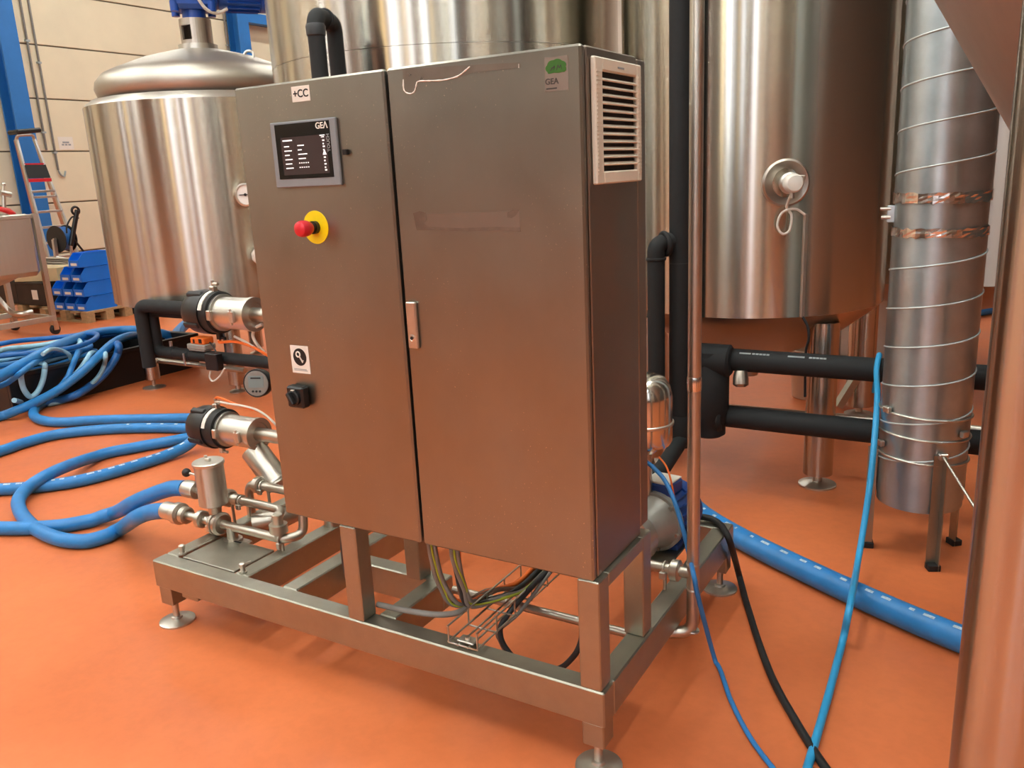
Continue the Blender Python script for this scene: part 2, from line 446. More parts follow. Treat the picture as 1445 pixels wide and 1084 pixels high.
# --- middle insulated tank behind the cabinet
MC = polar(-34.3, 5.0); MR = .955
t = thing('fermentation_tank', 'tall wide stainless tank rising directly behind the control cabinet', 'tank', (MC.x, MC.y, 0), 'stainless process tanks')
zw = zat(600, 62, 4.05)
MB().lathe((MC.x, MC.y, .85), Z, [(MR, 0), (MR, zw-.85)], 96, False).build('lower_shell', 'tank_steel', t)
MB().lathe((MC.x, MC.y, zw), Z, [(MR-.004, -.006), (MR-.004, .006)], 96, False).build('weld_seam', 'tank_steel_dull', t)
MB().lathe((MC.x, MC.y, zw+.002), Z, [(MR, 0), (MR, 5.7-zw)], 96, False).build('upper_shell', 'tank_steel', t)
MB().lathe((MC.x, MC.y, 5.7), Z, [(MR, 0), (MR*.97, .07), (MR*.8, .2), (MR*.4, .3), (.1, .33), (.1, .45), (.001, .45)], 64, False).build('dome', 'dish_steel', t)
MB().lathe((MC.x, MC.y, .35), Z, [(.06, 0), (.06, .1), (.3, .25), (MR*.85, .42), (MR, .5)], 64).build('bottom_cone', 'dish_steel', t)
tank_feet(t, [(MC.x+.72*math.cos(a), MC.y+.72*math.sin(a)) for a in (math.radians(k) for k in (-100, -10, 80, 170))], .72, .07)

# --- left domed tank with agitator
LC = polar(-49.5, 7.15); LR = .86
t = thing('mixing_tank', 'domed stainless mixing tank with an agitator on its lid', 'tank', (LC.x, LC.y, 0), 'stainless process tanks')
zr = 2.085; zbt = .665
MB().lathe((LC.x, LC.y, zbt), Z, [(LR, 0), (LR, zr-zbt)], 96, False).build('shell', 'tank_steel', t)
MB().lathe((LC.x, LC.y, zr), Z, [(LR, 0), (LR-.012, .016), (.80, .05)], 96, False).build('shoulder_ring', 'bright_steel', t)
MB().lathe((LC.x, LC.y, zr+.04), Z, [(.735, 0), (.752, .05), (.765, .09), (.755, .14), (.70, .20), (.62, .235), (.42, .31), (.2, .365), (.12, .37)], 96, False).build('dome_lid', 'lid_steel', t)
MB().lathe((LC.x, LC.y, .40), Z, [(.05, 0), (.05, .06), (.25, .1), (.6, .19), (.8, .245), (LR, .268)], 72).build('bottom_dish', 'dish_steel', t)
MB().lathe((LC.x, LC.y, zr+.39), Z, [(.145, 0), (.145, .035), (.142, .035), (.142, .06), (.115, .06)], 32).build('lid_flange', 'bright_steel', t)
lugp = polar(-46.6, 6.85, 2.36)
MB().ring(lugp+Z*.06, CF, .035, .01, 20, 8).build('lifting_eye', 'bright_steel', t)
lq = at(338, 558, 2, 0)
tank_feet(t, [(-4.12, 2.5), (-5.08, 3.58), (-4.2, 3.6)], .55, .062)
gz = zat(337, 275, 6.35); ga = polar(-48.2, 6.3, 0)
gd = Vector((math.sin(math.radians(-48.2)), math.cos(math.radians(-48.2)), 0))
gp = polar(-47.75, 6.22, gz)
g = thing('dial_thermometer', 'round dial thermometer on the side of the domed tank', 'gauge', (gp.x, gp.y, gz-.08))
nd = (Vector((CAM.x, CAM.y, 0))-Vector((gp.x, gp.y, 0))).normalized(); nd = (nd+Vector((-.55, .0, 0))).normalized()
MB().lathe(gp-nd*.16, nd, [(.016, 0), (.016, .13), (.03, .13), (.078, .14), (.08, .18), (.068, .182), (.066, .17)], 32).build('case', 'bright_steel', g)
MB().cyl(gp+nd*.008, gp+nd*.012, .066, n=28).build('dial', 'dial_white', g)
sx = Z.cross(nd).normalized()
MB().bar(gp+nd*.016-sx*.045, gp+nd*.016+sx*.02, .006, .006).build('needle', 'print_black', g)
MB().cyl(gp+nd*.012, gp+nd*.018, .01, n=12).build('hub', 'print_black', g)
wz = zat(347, 362, 6.3); wp = polar(az:=-47.35, 6.32, wz)
t2 = thing('sample_nozzle', 'capped tank nozzle wrapped in white foil below the thermometer', 'nozzle', (wp.x, wp.y, wz-.06))
MB().cyl(wp+gd*.14, wp-gd*.02, .035, n=16).build('stub', 'bright_steel', t2)
MB().lathe(wp-gd*.02, -gd, [(.04, 0), (.062, .01), (.066, .05), (.058, .09), (.03, .105)], 9).build('foil_wrap', 'wrap_white', t2)
# agitator drive
az0 = LC; zz = zr+.45
t = thing('agitator_drive', 'blue gear motor on a grey lantern above the domed tank', 'motor', (LC.x, LC.y, zz))
vd = Vector((LC.x-CAM.x, LC.y-CAM.y, 0)).normalized(); sd = vd.cross(Z)  # to the right as seen
lan = MB(); n = 40
zl0, zl1 = zz, zz+.18
u_ = -vd
def lang(a): return (u_*math.cos(a)+sd*math.sin(a))
win0, win1 = math.radians(-66), math.radians(-14)
for i in range(n):
    a0, a1 = 2*math.pi*i/n-math.pi, 2*math.pi*(i+1)/n-math.pi
    mid = (a0+a1)/2; spans = [(zl0, zl1)] if not (win0 < mid < win1) else [(zl0, zl0+.03), (zl1-.05, zl1)]
    for (za, zb_) in spans:
        P = [Vector((LC.x, LC.y, 0))+lang(a)*r+Z*z for r in (.115, .098) for a, z in ((a0, za), (a1, za), (a1, zb_), (a0, zb_))]
        lan.add(P, [(0, 1, 2, 3), (7, 6, 5, 4), (3, 2, 6, 7), (0, 4, 5, 1), (1, 5, 6, 2), (0, 3, 7, 4)])
lan.build('lantern', 'dish_steel', t)
MB().cyl((LC.x, LC.y, zl0), (LC.x, LC.y, zl1), .03, n=16).build('shaft', 'black_rubber', t)
MB().cyl((LC.x, LC.y, zl1), (LC.x, LC.y, zl1+.07), .085, n=28).build('adapter', 'motor_blue', t)
gb = Vector((LC.x, LC.y, zl1+.2)); gx, gy = sd, vd
MB().obox(gb+sd*-.0, (gx, gy, Z), (.155, .13, .14), .03).build('gearbox', 'motor_blue', t)
for sx_ in (-1, 1):
    for sy_ in (-1, 1):
        MB().cyl(gb+gx*(.13*sx_)+gy*(.11*sy_)-Z*.16, gb+gx*(.13*sx_)+gy*(.11*sy_)-Z*.09, .03, n=10).build('mounting_lug', 'motor_blue', t)
md = (sd+vd*.15).normalized()
mo = gb+md*.13+Z*.0
MB().lathe(mo, md, [(.12, 0), (.14, .0), (.14, .03), (.12, .05), (.125, .1), (.125, .36), (.135, .36), (.135, .46), (.10, .49), (.001, .49)], 32, False).build('motor_housing', 'motor_blue', t)
fn = MB()
for k in range(18):
    a = 2*math.pi*k/18; u, v_, d = frame_of(md); e = u*math.cos(a)+v_*math.sin(a)
    fn.obox(mo+md*.23+e*.128, (md, e, md.cross(e)), (.12, .014, .003))
tag(fn.build('cooling_fins', 'motor_blue', t), kind='stuff')
MB().obox(mo+md*.2+Z*.0-vd*.13, (md, Z, vd), (.035, .02, .002)).build('rating_plate', 'aluminium', t)
MB().tube(crom([gb-vd*.16-sd*.02+Z*.14, gb-vd*.17+sd*.02-Z*.02, gb-vd*.15+sd*.08-Z*.14, gb-vd*.1+sd*.16-Z*.17, gb-vd*.05+sd*.24-Z*.13], 6), .012, 8).build('cable', 'white_tube', t)

# --- right tank
RC = polar(-14.84, 4.37); RR = .625
zrim = .825
t = thing('storage_tank', 'stainless tank with a capped sensor port, between the cabinet and the spiral duct', 'tank', (RC.x, RC.y, 0), 'stainless process tanks')
MB().lathe((RC.x, RC.y, zrim), Z, [(RR, 0), (RR, 5.4-zrim)], 96, False).build('shell', 'tank_steel', t)
MB().lathe((RC.x, RC.y, 5.4), Z, [(RR, 0), (RR*.95, .06), (RR*.6, .18), (.08, .22)], 64).build('dome', 'dish_steel', t)
MB().lathe((RC.x, RC.y, .42), Z, [(.05, 0), (.05, .05), (.15, .1), (.45, .26), (RR-.03, .375), (RR, zrim-.42)], 72).build('bottom_cone', 'dish_steel', t)
lp = at(1153, 684, 2, 0)
d0 = math.atan2(lp.y-RC.y, lp.x-RC.x); lr = math.hypot(lp.x-RC.x, lp.y-RC.y)
lr = min(lr, .56)
tank_feet(t, [(RC.x+lr*math.cos(d0+math.radians(k)), RC.y+lr*math.sin(d0+math.radians(k))) for k in (0, 100, 190, -95)], .78, .066, r_foot=.085)
# sensor port: on the shell where the pixel ray meets it
def on_shell(px, py, C, R):
    d = ray(px, py); o = CAM-Vector((C.x, C.y, CAM.z))
    A = d.x**2+d.y**2; B = 2*(o.x*d.x+o.y*d.y); Q = o.x**2+o.y**2-R*R
    tt = (-B-math.sqrt(max(0, B*B-4*A*Q)))/(2*A); return CAM+d*tt
pp = on_shell(1109, 258, RC, RR); pn = Vector((pp.x-RC.x, pp.y-RC.y, 0)).normalized(); ps = Z.cross(pn).normalized()
t = thing('sensor_port', 'round sensor port with a white cap on the tank shell', 'sensor', tuple(pp-Z*.1))
MB().lathe(pp-pn*.03, pn, [(.098, 0), (.098, .034), (.09, .04), (.06, .03), (.035, .02)], 40).build('mounting_pad', 'dish_steel', t)
MB().lathe(pp, pn, [(.03, 0), (.03, .07)], 24).build('ferrule', 'bright_steel', t)
MB().lathe(pp+pn*.05, pn, [(.036, 0), (.044, .006), (.044, .022), (.036, .028)], 28).build('clamp_ring', 'bright_steel', t)
MB().lathe(pp+pn*.08, pn, [(.034, 0), (.037, .006), (.037, .05), (.03, .06), (.01, .062)], 24).build('cap', 'label_white', t)
MB().obox(pp+pn*.065+ps*.045+Z*.02, (ps, Z, pn), (.014, .01, .01), .003).build('wing_nut', 'bright_steel', t)
c0 = pp+pn*.1-Z*.035
q = lambda x, y: on_shell(x, y, RC, RR+.03)
MB().tube(crom([c0, q(1110, 292), q(1117, 304), q(1114, 325), q(1104, 330), q(1097, 318), q(1104, 300), q(1122, 295), q(1136, 303)], 6), .0055, 8).build('cable_loop', 'white_tube', t)
MB().cyl(pp+pn*.1-Z*.02, pp+pn*.1-Z*.06, .01, n=12).build('cable_gland', 'bright_steel', t)
qs = [on_shell(1138, 302, RC, RR+.008), on_shell(1133, 440, RC, RR+.008)]
x_, y_ = (qs[0].x+qs[1].x)/2, (qs[0].y+qs[1].y)/2
qn = Vector((x_-RC.x, y_-RC.y, 0)).normalized()
cc = Vector((RC.x, RC.y, 0))+qn*(RR+.006)
tc_ = thing('cable_channel', 'thin steel cable channel down the tank shell below the port', 'cable channel', (cc.x, cc.y, zrim))
MB().obox(Vector((cc.x, cc.y, (qs[0].z+zrim)/2)), (Z.cross(qn), qn, Z), (.006, .006, (qs[0].z-zrim)/2)).build('channel', 'bright_steel', tc_)
MB().tube(crom([Vector((cc.x, cc.y, zrim+.005)), at(1140, 462, 1, cc.y-.0), at(1141, 480, 1, cc.y), at(1137, 500, 1, cc.y+.02), at(1136, 560, 1, cc.y+.03)], 5), .006, 8).build('cable', 'cable_dark', tc_)

# --- far tank behind the duct
FC = Vector((.45, 4.25, 0)); FR = .93; fz = .80
t = thing('brite_tank', 'darker stainless tank standing behind the spiral duct', 'tank', (FC.x, FC.y, 0), 'stainless process tanks')
MB().lathe((FC.x, FC.y, fz), Z, [(FR, 0), (FR, 5.4-fz)], 80, False).build('shell', 'tank_steel_dull', t)
MB().lathe((FC.x, FC.y, 5.4), Z, [(FR, 0), (FR*.9, .1), (FR*.5, .22), (.06, .26)], 64).build('dome', 'dish_steel', t)
MB().lathe((FC.x, FC.y, .5), Z, [(.05, 0), (.3, .07), (.75, .22), (FR, fz-.5)], 64).build('bottom_dish', 'dish_steel', t)
l2 = at(1211, 585, 2, 0); d2 = math.atan2(l2.y-FC.y, l2.x-FC.x)
tank_feet(t, [(FC.x+.85*math.cos(d2+k*math.pi/2), FC.y+.85*math.sin(d2+k*math.pi/2)) for k in range(4)], .72, .078)
MB().bar(at(1182, 574, 1, 3.3), at(1209, 531, 1, 3.36), .05, .04).build('brace', 'frame_steel', t)
MB().bar(at(1180, 590, 1, 3.3), at(1240, 594, 1, 3.3), .04, .05).build('rail', 'bright_steel', t)

# --- foreground conical tank with its leg
PC = polar(2.64, 1.5); PR = .085
KC = polar(12, 2.2)
z2 = zat(1425, 185, 2.13); z1 = zat(1320, 0, 2.10); k_ = (.640-.480)/(z1-z2)
t = thing('conical_tank', 'cone-bottomed stainless tank on round legs beside the spiral duct', 'tank', (KC.x, KC.y, 0), 'stainless process tanks')
zc0 = z2+(.05-.48)/k_; zrim2 = z2+(.72-.48)/k_
MB().lathe((KC.x, KC.y, 0), Z, [(.05, zc0-.1), (.05, zc0), (.72, zrim2)], 80).build('cone', 'cone_steel', t)
MB().lathe((KC.x, KC.y, zrim2), Z, [(.72, 0), (.72, 1.6)], 80, False).build('shell', 'tank_steel', t)
MB().lathe((KC.x, KC.y, zrim2+1.6), Z, [(.72, 0), (.65, .08), (.3, .2), (.05, .22)], 64).build('dome', 'dish_steel', t)
pr = Vector((PC.x-KC.x, PC.y-KC.y, 0)); pa = math.atan2(pr.y, pr.x)
for k in range(3):
    a = pa+k*2*math.pi/3; p = Vector((KC.x+pr.length*math.cos(a), KC.y+pr.length*math.sin(a), 0))
    lg = MB().lathe((p.x, p.y, .06), Z, [(PR, 0), (PR, zrim2+.7)], 48).build('leg', 'leg_steel', t)
    MB().cyl((p.x, p.y, .012), (p.x, p.y, .06), .02, n=12).build('foot_stem', 'bright_steel', lg)
    MB().lathe((p.x, p.y, 0), Z, [(.09, 0), (.09, .008), (.07, .014), (.02, .02)], 28).build('foot_disc', 'bright_steel', lg)
LEG3 = Vector((KC.x+pr.length*math.cos(pa-2*math.pi/3), KC.y+pr.length*math.sin(pa-2*math.pi/3), 0))

# --- unseen tanks, added out of view only for their reflections in the steel
for (x, y, lb) in ((2.9, -5.2, 'plain upright stainless tank before the wide front window'), (5.8, -3.4, 'plain upright stainless tank in the hall corner by the dark side wall'), (-6.9, -6.6, 'plain upright stainless tank before the narrow front windows'), (-9.6, -.6, 'plain upright stainless tank close to the panel wall'), (-10.4, 2.1, 'second upright stainless tank close to the panel wall')):
    t = thing('upright_tank', lb, 'tank', (x, y, 0), 'stainless process tanks')
    MB().lathe((x, y, .8), Z, [(.85, 0), (.85, 3.2)], 48, False).build('shell', 'tank_steel_dull', t)
    MB().lathe((x, y, 4.0), Z, [(.85, 0), (.78, .1), (.4, .26), (.06, .3)], 48).build('dome', 'dish_steel', t)
    MB().lathe((x, y, .45), Z, [(.06, 0), (.5, .2), (.85, .35)], 48).build('bottom_cone', 'dish_steel', t)
    tank_feet(t, [(x+.62*math.cos(a), y+.62*math.sin(a)) for a in (.8, 2.37, 3.94, 5.5)], .75, .065)

# ================================================================== SPIRAL DUCT
DC = polar(-3.8, 3.34); DR = .152
zd0 = zat(1295, 720, 3.2)-.01
t = thing('spiral_duct', 'grey spiral-wound ventilation duct on three angle-iron legs', 'duct', (DC.x, DC.y, 0))
zt_ = zat(1320, 330, 3.19); zt2 = zat(1320, 280, 3.19)
MB().lathe((DC.x, DC.y, zd0), Z, [(DR-.004, 0), (DR-.004, .035)], 64, False).build('lower_sleeve', 'galvanised', t)
MB().lathe((DC.x, DC.y, zd0+.03), Z, [(DR, 0), (DR, zt_-zd0-.03)], 64, False).build('lower_section', 'galvanised', t)
MB().lathe((DC.x, DC.y, zt_), Z, [(DR-.003, 0), (DR-.003, zt2-zt_)], 64, False).build('coupling', 'galvanised', t)
MB().lathe((DC.x, DC.y, zt2), Z, [(DR+.001, 0), (DR+.001, ZC-.02-zt2)], 64, False).build('upper_section', 'galvanised', t)
def helix(za, zb_, pitch, ph):
    N = int((zb_-za)/pitch*36); return [Vector((DC.x+(DR+.001)*math.cos(ph+2*math.pi*i/36), DC.y+(DR+.001)*math.sin(ph+2*math.pi*i/36), za+pitch*i/36)) for i in range(N+1)]
pitch = .142
MB().tube(helix(zd0+.12, zt_-.02, pitch, 1.2), .0035, 6).build('spiral_seam', 'seam_zinc', t)
MB().tube(helix(zt2+.01, ZC-.05, pitch, .3), .0035, 6).build('spiral_seam', 'seam_zinc', t)
for zz_, h in ((zt2, .035), (zt_, .03)):
    rr = random.Random(int(zz_*1000)); prof = []; fo = MB(); n = 60
    V = []; 
    for kx in range(5):
        for i in range(n):
            a = 2*math.pi*i/n; r = DR+.003+rr.uniform(0, .0016); V.append(Vector((DC.x+r*math.cos(a), DC.y+r*math.sin(a), zz_-h/2+h*kx/4+(rr.uniform(-.004, .004) if kx in (0, 4) else 0))))
    F = [(kx*n+i, kx*n+(i+1) % n, (kx+1)*n+(i+1) % n, (kx+1)*n+i) for kx in range(4) for i in range(n)]
    fo.add(V, F).build('foil_tape', 'foil_tape', t)
for (px, py) in ((1300, 592), (1300, 622), (1300, 655)):
    zc = zat(px, py, 3.2); MB().ring((DC.x, DC.y, zc), Z+Vector((.05, .02, 0)), DR+.004, .0045, 48, 8).build('clamp_band', 'bright_steel', t)
def dpt(px, py, r): return on_shell(px, py, DC, DR+r)
for (px, py) in ((1252, 578), (1361, 613), (1240, 625), (1331, 645)):
    p = dpt(min(max(px, 1243), 1362), py, .012); nn = Vector((p.x-DC.x, p.y-DC.y, 0)).normalized()
    MB().obox(p, (Z.cross(nn), nn, Z), (.016, .009, .012), .003).build('clamp_screw', 'bright_steel', t)
for (px, py, ztop) in ((1222, 770, .42), (1316, 806, .44), (1333, 770, .40)):
    p = at(px, py, 2, 0); nn = Vector((p.x-DC.x, p.y-DC.y, 0)).normalized(); e = Z.cross(nn)
    base_ = Vector((DC.x, DC.y, 0))+nn*(DR+.006)
    lg = MB().obox(base_+Z*(ztop/2), (e, nn, Z), (.018, .002, ztop/2)).obox(base_+nn*.016+e*.017+Z*(ztop/2), (e, nn, Z), (.002, .016, ztop/2)).build('leg', 'frame_steel', t)
    if px == 1333:
        for k in range(5): MB().obox(base_+nn*.0035+Z*(.05+.05*k), (e, nn, Z), (.004, .0015, .014)).build('slot', 'gap_dark', lg)
    MB().obox(base_+nn*.012+e*.004+Z*.012, (e, nn, Z), (.022, .02, .012), .002).build('foot_cap', 'black_rubber', lg)
p = dpt(1331, 645, .016)
MB().cyl(p, Vector((LEG3.x-.06, LEG3.y+.07, p.z-.14)), .005, n=8).build('stay_rod', 'bright_steel', t)
dl = polar(-6.55, 3.33, zat(1255, 302, 3.33))
MB().obox(dl+X*.01, (X, Y, Z), (.022, .004, .03), .002).build('damper_plate', 'galvanised', t)
MB().cyl(dl-X*.035+Z*.018, dl+Z*.018, .006, n=8).cyl(dl-X*.03-Z*.012, dl-Z*.012, .008, n=8).build('damper_lever', 'bright_steel', t)

# ================================================================== SKID FRAME
FL_, FD = 1.7195, 1.1139; zb_, zt = .146, .246
skid = thing('skid_frame', 'rectangular stainless skid frame on levelling feet carrying the cabinet', 'frame', (-.86, .556, 0))
def beam(a, b_, nm='beam'): return MB().box(a, b_, .004).build(nm, 'frame_steel', skid)
beam((-FL_, 0, zb_), (0, .06, zt)); beam((-.06, .0602, zb_), (0, FD-.0602, zt)); beam((-FL_, .0602, zb_), (-FL_+.06, FD-.0602, zt)); beam((-FL_, FD-.06, zb_), (0, FD, zt))
beam((-1.37, .0602, zb_), (-1.308, FD-.0602, zt), 'cross_beam'); beam((-1.152, .0602, zb_), (-1.09, FD-.0602, zt), 'cross_beam')
beam((-1.0898, .30, zb_), (-.695, .36, zt), 'cross_beam'); beam((-.755, .0602, zb_), (-.695, .2998, zt), 'cross_beam')
beam((-1.6, .01, zb_-.022), (-1.52, .05, zb_), 'stop_block')
MB().box((-1.645, .068, .234), (-1.385, .25, .243), .002).build('drip_plate', 'frame_steel', skid)
MB().box((-1.6, .235, .2432), (-1.54, .243, .2436)).build('plate_slot', 'gap_dark', skid)
for (x, y) in ((-1.655, .078), (-1.342, .071)):
    s = MB().lathe((x, y, zt), Z, [(.0125, 0), (.0125, .006), (.008, .006), (.008, .022), (.011, .022), (.011, .034), (.006, .037)], 12).build('stud', 'bright_steel', skid)
MB().bar((-1.342, .071, zt+.03), (-1.325, .095, zt+.034), .008, .005).build('stud_lever', 'bright_steel', skid)
for (x0, y0) in ((-.066, .002), (-.066, .28), (-.822, .002), (-.822, .28)):
    MB().box((x0, y0, zt), (x0+.058, y0+.058, .5418), .003).build('post', 'frame_steel', skid)
for x0 in (-.066, -.822): MB().box((x0, .0602, .506), (x0+.058, .2798, .5418), .002).build('saddle_rail', 'frame_steel', skid)
for (x, y) in ((-1.683, .036), (-.036, .036), (-.036, FD-.036), (-1.683, FD-.036)):
    ft = MB().box((x-.03, y-.03, .078), (x+.03, y+.03, zb_), .003).build('foot', 'frame_steel', skid)
    MB().cyl((x, y, .012), (x, y, .078), .0115, n=16).build('foot_stem', 'bright_steel', ft)
    MB().lathe((x, y, 0), Z, [(.061, 0), (.061, .006), (.05, .010), (.02, .014), (.018, .02), (.0115, .022)], 36).build('foot_disc', 'bright_steel', ft)
MB().box((-.34, .70, zt), (-.09, 1.02, zt+.006)).build('pump_plate', 'frame_steel', skid)

# ================================================================== CONTROL CABINET
cx0, cx1, cz0, cz1, cdp = -1.0305, -.0201, .5423, 1.7423, .297
cab = thing('control_cabinet', 'brown-grey brushed stainless control cabinet with two doors', 'cabinet', ((cx0+cx1)/2, .15, cz0))
bd = MB().box((cx0+.002, .028, cz0), (cx1-.001, cdp, cz1-.001), .003).build('body', 'cabinet_side', cab)
MB().box((cx0+.012, .0195, cz0+.01), (cx1-.008, .0285, cz1-.010)).build('door_gasket', 'gap_dark', cab)
MB().box((cx0+.02, cdp, cz0+.02), (cx1+.0, cdp+.052, cz1-.006), .003).build('back_flange', 'cabinet_side', cab)
xg = -.5252
dl_ = MB().box((cx0, 0, cz0), (xg-.0045, .020, cz1), .005).build('door', 'cabinet_steel', cab, label='left door carrying the touch panel')
dr_ = MB().box((xg+.0045, 0, cz0), (cx1, .020, cz1), .005).build('door', 'cabinet_steel', cab, label='right plain door with a lock')
# handle
hd_ = MB().box((-.511, -.011, 1.080), (-.481, 0, 1.198), .003).build('handle', 'bright_steel', dr_)
MB().lathe((-.497, -.0105, 1.108), -Y, [(.0095, 0), (.0095, .0015), (.007, .002), (.006, .0012)], 20).build('lock', 'bright_steel', dr_)
MB().cyl((-.497, -.0115, 1.108), (-.497, -.0132, 1.108), .0042, n=12).build('keyhole', 'print_black', dr_)
# name plate
lb = MB().box((-.824, -.0012, 1.691), (-.763, 0, 1.728), .0006).build('name_plate', 'label_white', dl_)
text_mesh('plate_text', '+CC', .026, 'print_black', (-.7935, -.0014, 1.7095), X, Z, dl_)
# touch panel
hx0, hx1, hz0, hz1 = -.905, -.683, 1.484, 1.646
hb = MB().box((hx0, -.009, hz0), (hx1, 0, hz1), .002).build('touch_panel', 'hmi_grey', dl_)
def hp(u, v): return hx0+(hx1-hx0)*u, hz1-(hz1-hz0)*v
a, b_ = hp(.075, .87), hp(.915, .035)
MB().box((a[0], -.0098, a[1]), (b_[0], -.0088, b_[1])).build('panel_glass', 'hmi_glass', hb)
a, b_ = hp(.155, .81), hp(.86, .235)
MB().box((a[0], -.0103, a[1]), (b_[0], -.0099, b_[1])).build('screen', 'screen_dark', hb)
sm = MB()
def sq(u0, u1, v, h=.016):
    a, b_ = hp(u0, v+h/2), hp(u1, v-h/2); sm.box((a[0], -.0107, a[1]), (b_[0], -.0104, b_[1]))
sq(.185, .335, .285, .02)
for i, (wl_, wr) in enumerate(((.08, .1), (.115, .06), (.075, .14), (.115, .11), (.1, 0), (.115, 0))):
    v = .375+.066*i
    sq(.2, .2+wl_, v)
    if wr: sq(.41, .41+wr, v-.005)
    else:
        for k in range(5): sq(.41+.033*k, .41+.033*k+.018, v-.005)
sq(.76, .835, .245, .014); sq(.78, .825, .27, .012)
for i, v in enumerate((.32, .37, .41, .46, .57, .62, .67, .72, .76)): sq(.795, .795+(.02 if i % 2 else .03), v, .022)
tag(sm.build('screen_lettering', 'screen_text', hb), kind='stuff')
a = hp(.812, .49); MB().prism([(a[0]-.006, -.0104, a[1]-.007), (a[0]+.006, -.0104, a[1]-.007), (a[0], -.0104, a[1]+.007)], (0, -.0004, 0)).build('warning_symbol', 'screen_text', hb)
a = hp(.80, .105); text_mesh('panel_text', 'GE\u039b', .021, 'label_white', (a[0], -.0099, a[1]), X, Z, hb)
a = hp(.882, .36); text_mesh('panel_text', 'TOUCH', .012, 'print_grey', (a[0], -.0099, a[1]), Z, -X, hb)
MB().box((-.668, -.010, 1.556), (-.655, 0, 1.569), .001).build('port_cover', 'black_plastic', dl_)
# emergency stop
ex, ez = -.789, 1.381
MB().cyl((ex, -.0018, ez), (ex, 0, ez), .0425, n=48).build('stop_disc', 'yellow', dl_)
es = MB().lathe((ex, -.0018, ez), -Y, [(.0165, 0), (.0165, .012), (.0135, .012), (.0135, .022)], 28).build('stop_collar', 'black_plastic', dl_)
MB().lathe((ex, -.022, ez), -Y, [(.014, 0), (.0175, .006), (.0205, .016), (.021, .030), (.0185, .038), (.012, .042), (.001, .043)], 32, False).build('stop_button', 'red', dl_)
# sticker with key symbol
sx0, sx1, sz0, sz1 = -.932, -.864, .983, 1.061
st = MB().box((sx0, -.001, sz0), (sx1, 0, sz1), .0004).build('sticker', 'label_white', dl_)
cxx, czz = (sx0+sx1)/2, sz1-.032
MB().cyl((cxx, -.0014, czz), (cxx, -.001, czz), .0245, n=40).build('symbol_disc', 'print_black', st)
ky = MB(); ko = Vector((cxx, -.0017, czz)); kd = Vector((.55, 0, -.83))
ky.ring(ko-kd*.009, Y, .0072, .0022, 20, 6); ky.bar(ko-kd*.002, ko+kd*.018, .0006, .005); ky.bar(ko+kd*.014, ko+kd*.014+Vector((.005, 0, .003)), .0006, .003)
ky.build('key_symbol', 'label_white', st)
MB().box((sx0+.008, -.0013, sz0+.007), (sx1-.01, -.001, sz0+.009)).box((sx0+.008, -.0013, sz0+.0105), (sx1-.014, -.001, sz0+.0125)).build('small_print', 'print_grey', st)
# main switch
sw = MB().box((-.937, -.03, .889), (-.876, 0, .950), .005).build('main_switch', 'black_plastic', dl_)
MB().lathe((-.9065, -.03, .9195), -Y, [(.022, 0), (.022, .006), (.018, .008)], 28).build('switch_dial', 'black_plastic', sw)
MB().obox((-.9065, -.044, .9195), (Vector((.5, 0, -.87)), Y, Vector((.87, 0, .5))), (.019, .008, .006), .003).build('switch_grip', 'black_plastic', sw)
MB().box((-.912, -.0365, .939), (-.902, -.0305, .9425)).build('switch_mark', 'label_white', sw)
# cloud sticker, tape remnants
fx0, fx1, fz0, fz1 = -.104, -.049, 1.655, 1.722
sf = MB().box((fx0, -.0006, fz0), (fx1, 0, fz1)).build('cloud_sticker', 'sticker_film', dr_)
cl = []
for i in range(72):
    a = 2*math.pi*i/72; rr_ = 1+.11*abs(math.sin(3.5*a)); yy = math.sin(a)
    cl.append(Vector(((fx0+fx1)/2+.0225*rr_*math.cos(a), -.0006, fz1-.0215+.0155*rr_*(yy if yy > -.62 else -.62))))
MB().prism(cl, (0, -.0005, 0)).build('cloud_print', 'sticker_green', sf)
gw = MB()
for k, (a, b_) in enumerate((((-.6, -.35), (-.15, .25)), ((-.15, .25), (-.2, -.25)), ((-.5, .0), (-.1, .05)), ((.05, -.3), (.2, .3)), ((.2, .3), (.35, -.1)), ((.35, -.1), (.5, .3)), ((.5, .3), (.6, -.3)))):
    P = lambda p: Vector(((fx0+fx1)/2+.0225*p[0], -.0012, fz1-.0215+.0155*p[1]))
    gw.bar(P(a), P(b_), .0004, .0016)
gw.build('cloud_scribble', 'sticker_dark', sf)
text_mesh('sticker_text', 'GEA', .0165, 'sticker_dark', (fx0+.0165, -.0008, fz0+.019), X, Z, sf)
MB().box((fx0+.003, -.0008, fz0+.004), (fx0+.028, -.0006, fz0+.007)).build('small_print', 'sticker_dark', sf)
def film(pix, name, mat, d): 
    return MB().prism([at(x, y, 1, -.0001) for x, y in pix], (0, -d, 0)).build(name, mat, dr_)
film([(568, 98), (640, 93), (734, 88), (735, 95), (700, 99), (664, 103), (650, 108), (620, 114), (590, 116), (586, 128), (577, 132), (571, 129)], 'tape_remnant', 'tape_film', .0004)
MB().tube(crom([at(x, y, 1, -.001) for x, y in ((569, 112), (570, 127), (577, 132), (584, 130), (587, 122), (590, 115), (605, 114), (625, 113), (645, 108), (655, 101), (663, 94))], 4), [.0011+.0012*((i*7) % 5)/5 for i in range(41)], 6).build('tape_torn_edge', 'tape_edge', dr_)
MB().tube([at(732, 90, 1, -.001), at(732, 96, 1, -.001)], .0008, 6).build('tape_torn_edge', 'tape_edge', dr_)
film([(584, 303), (733, 298), (735, 327), (700, 325), (660, 326.5), (620, 325), (588, 325)], 'glue_residue', 'residue_pale', .0002)
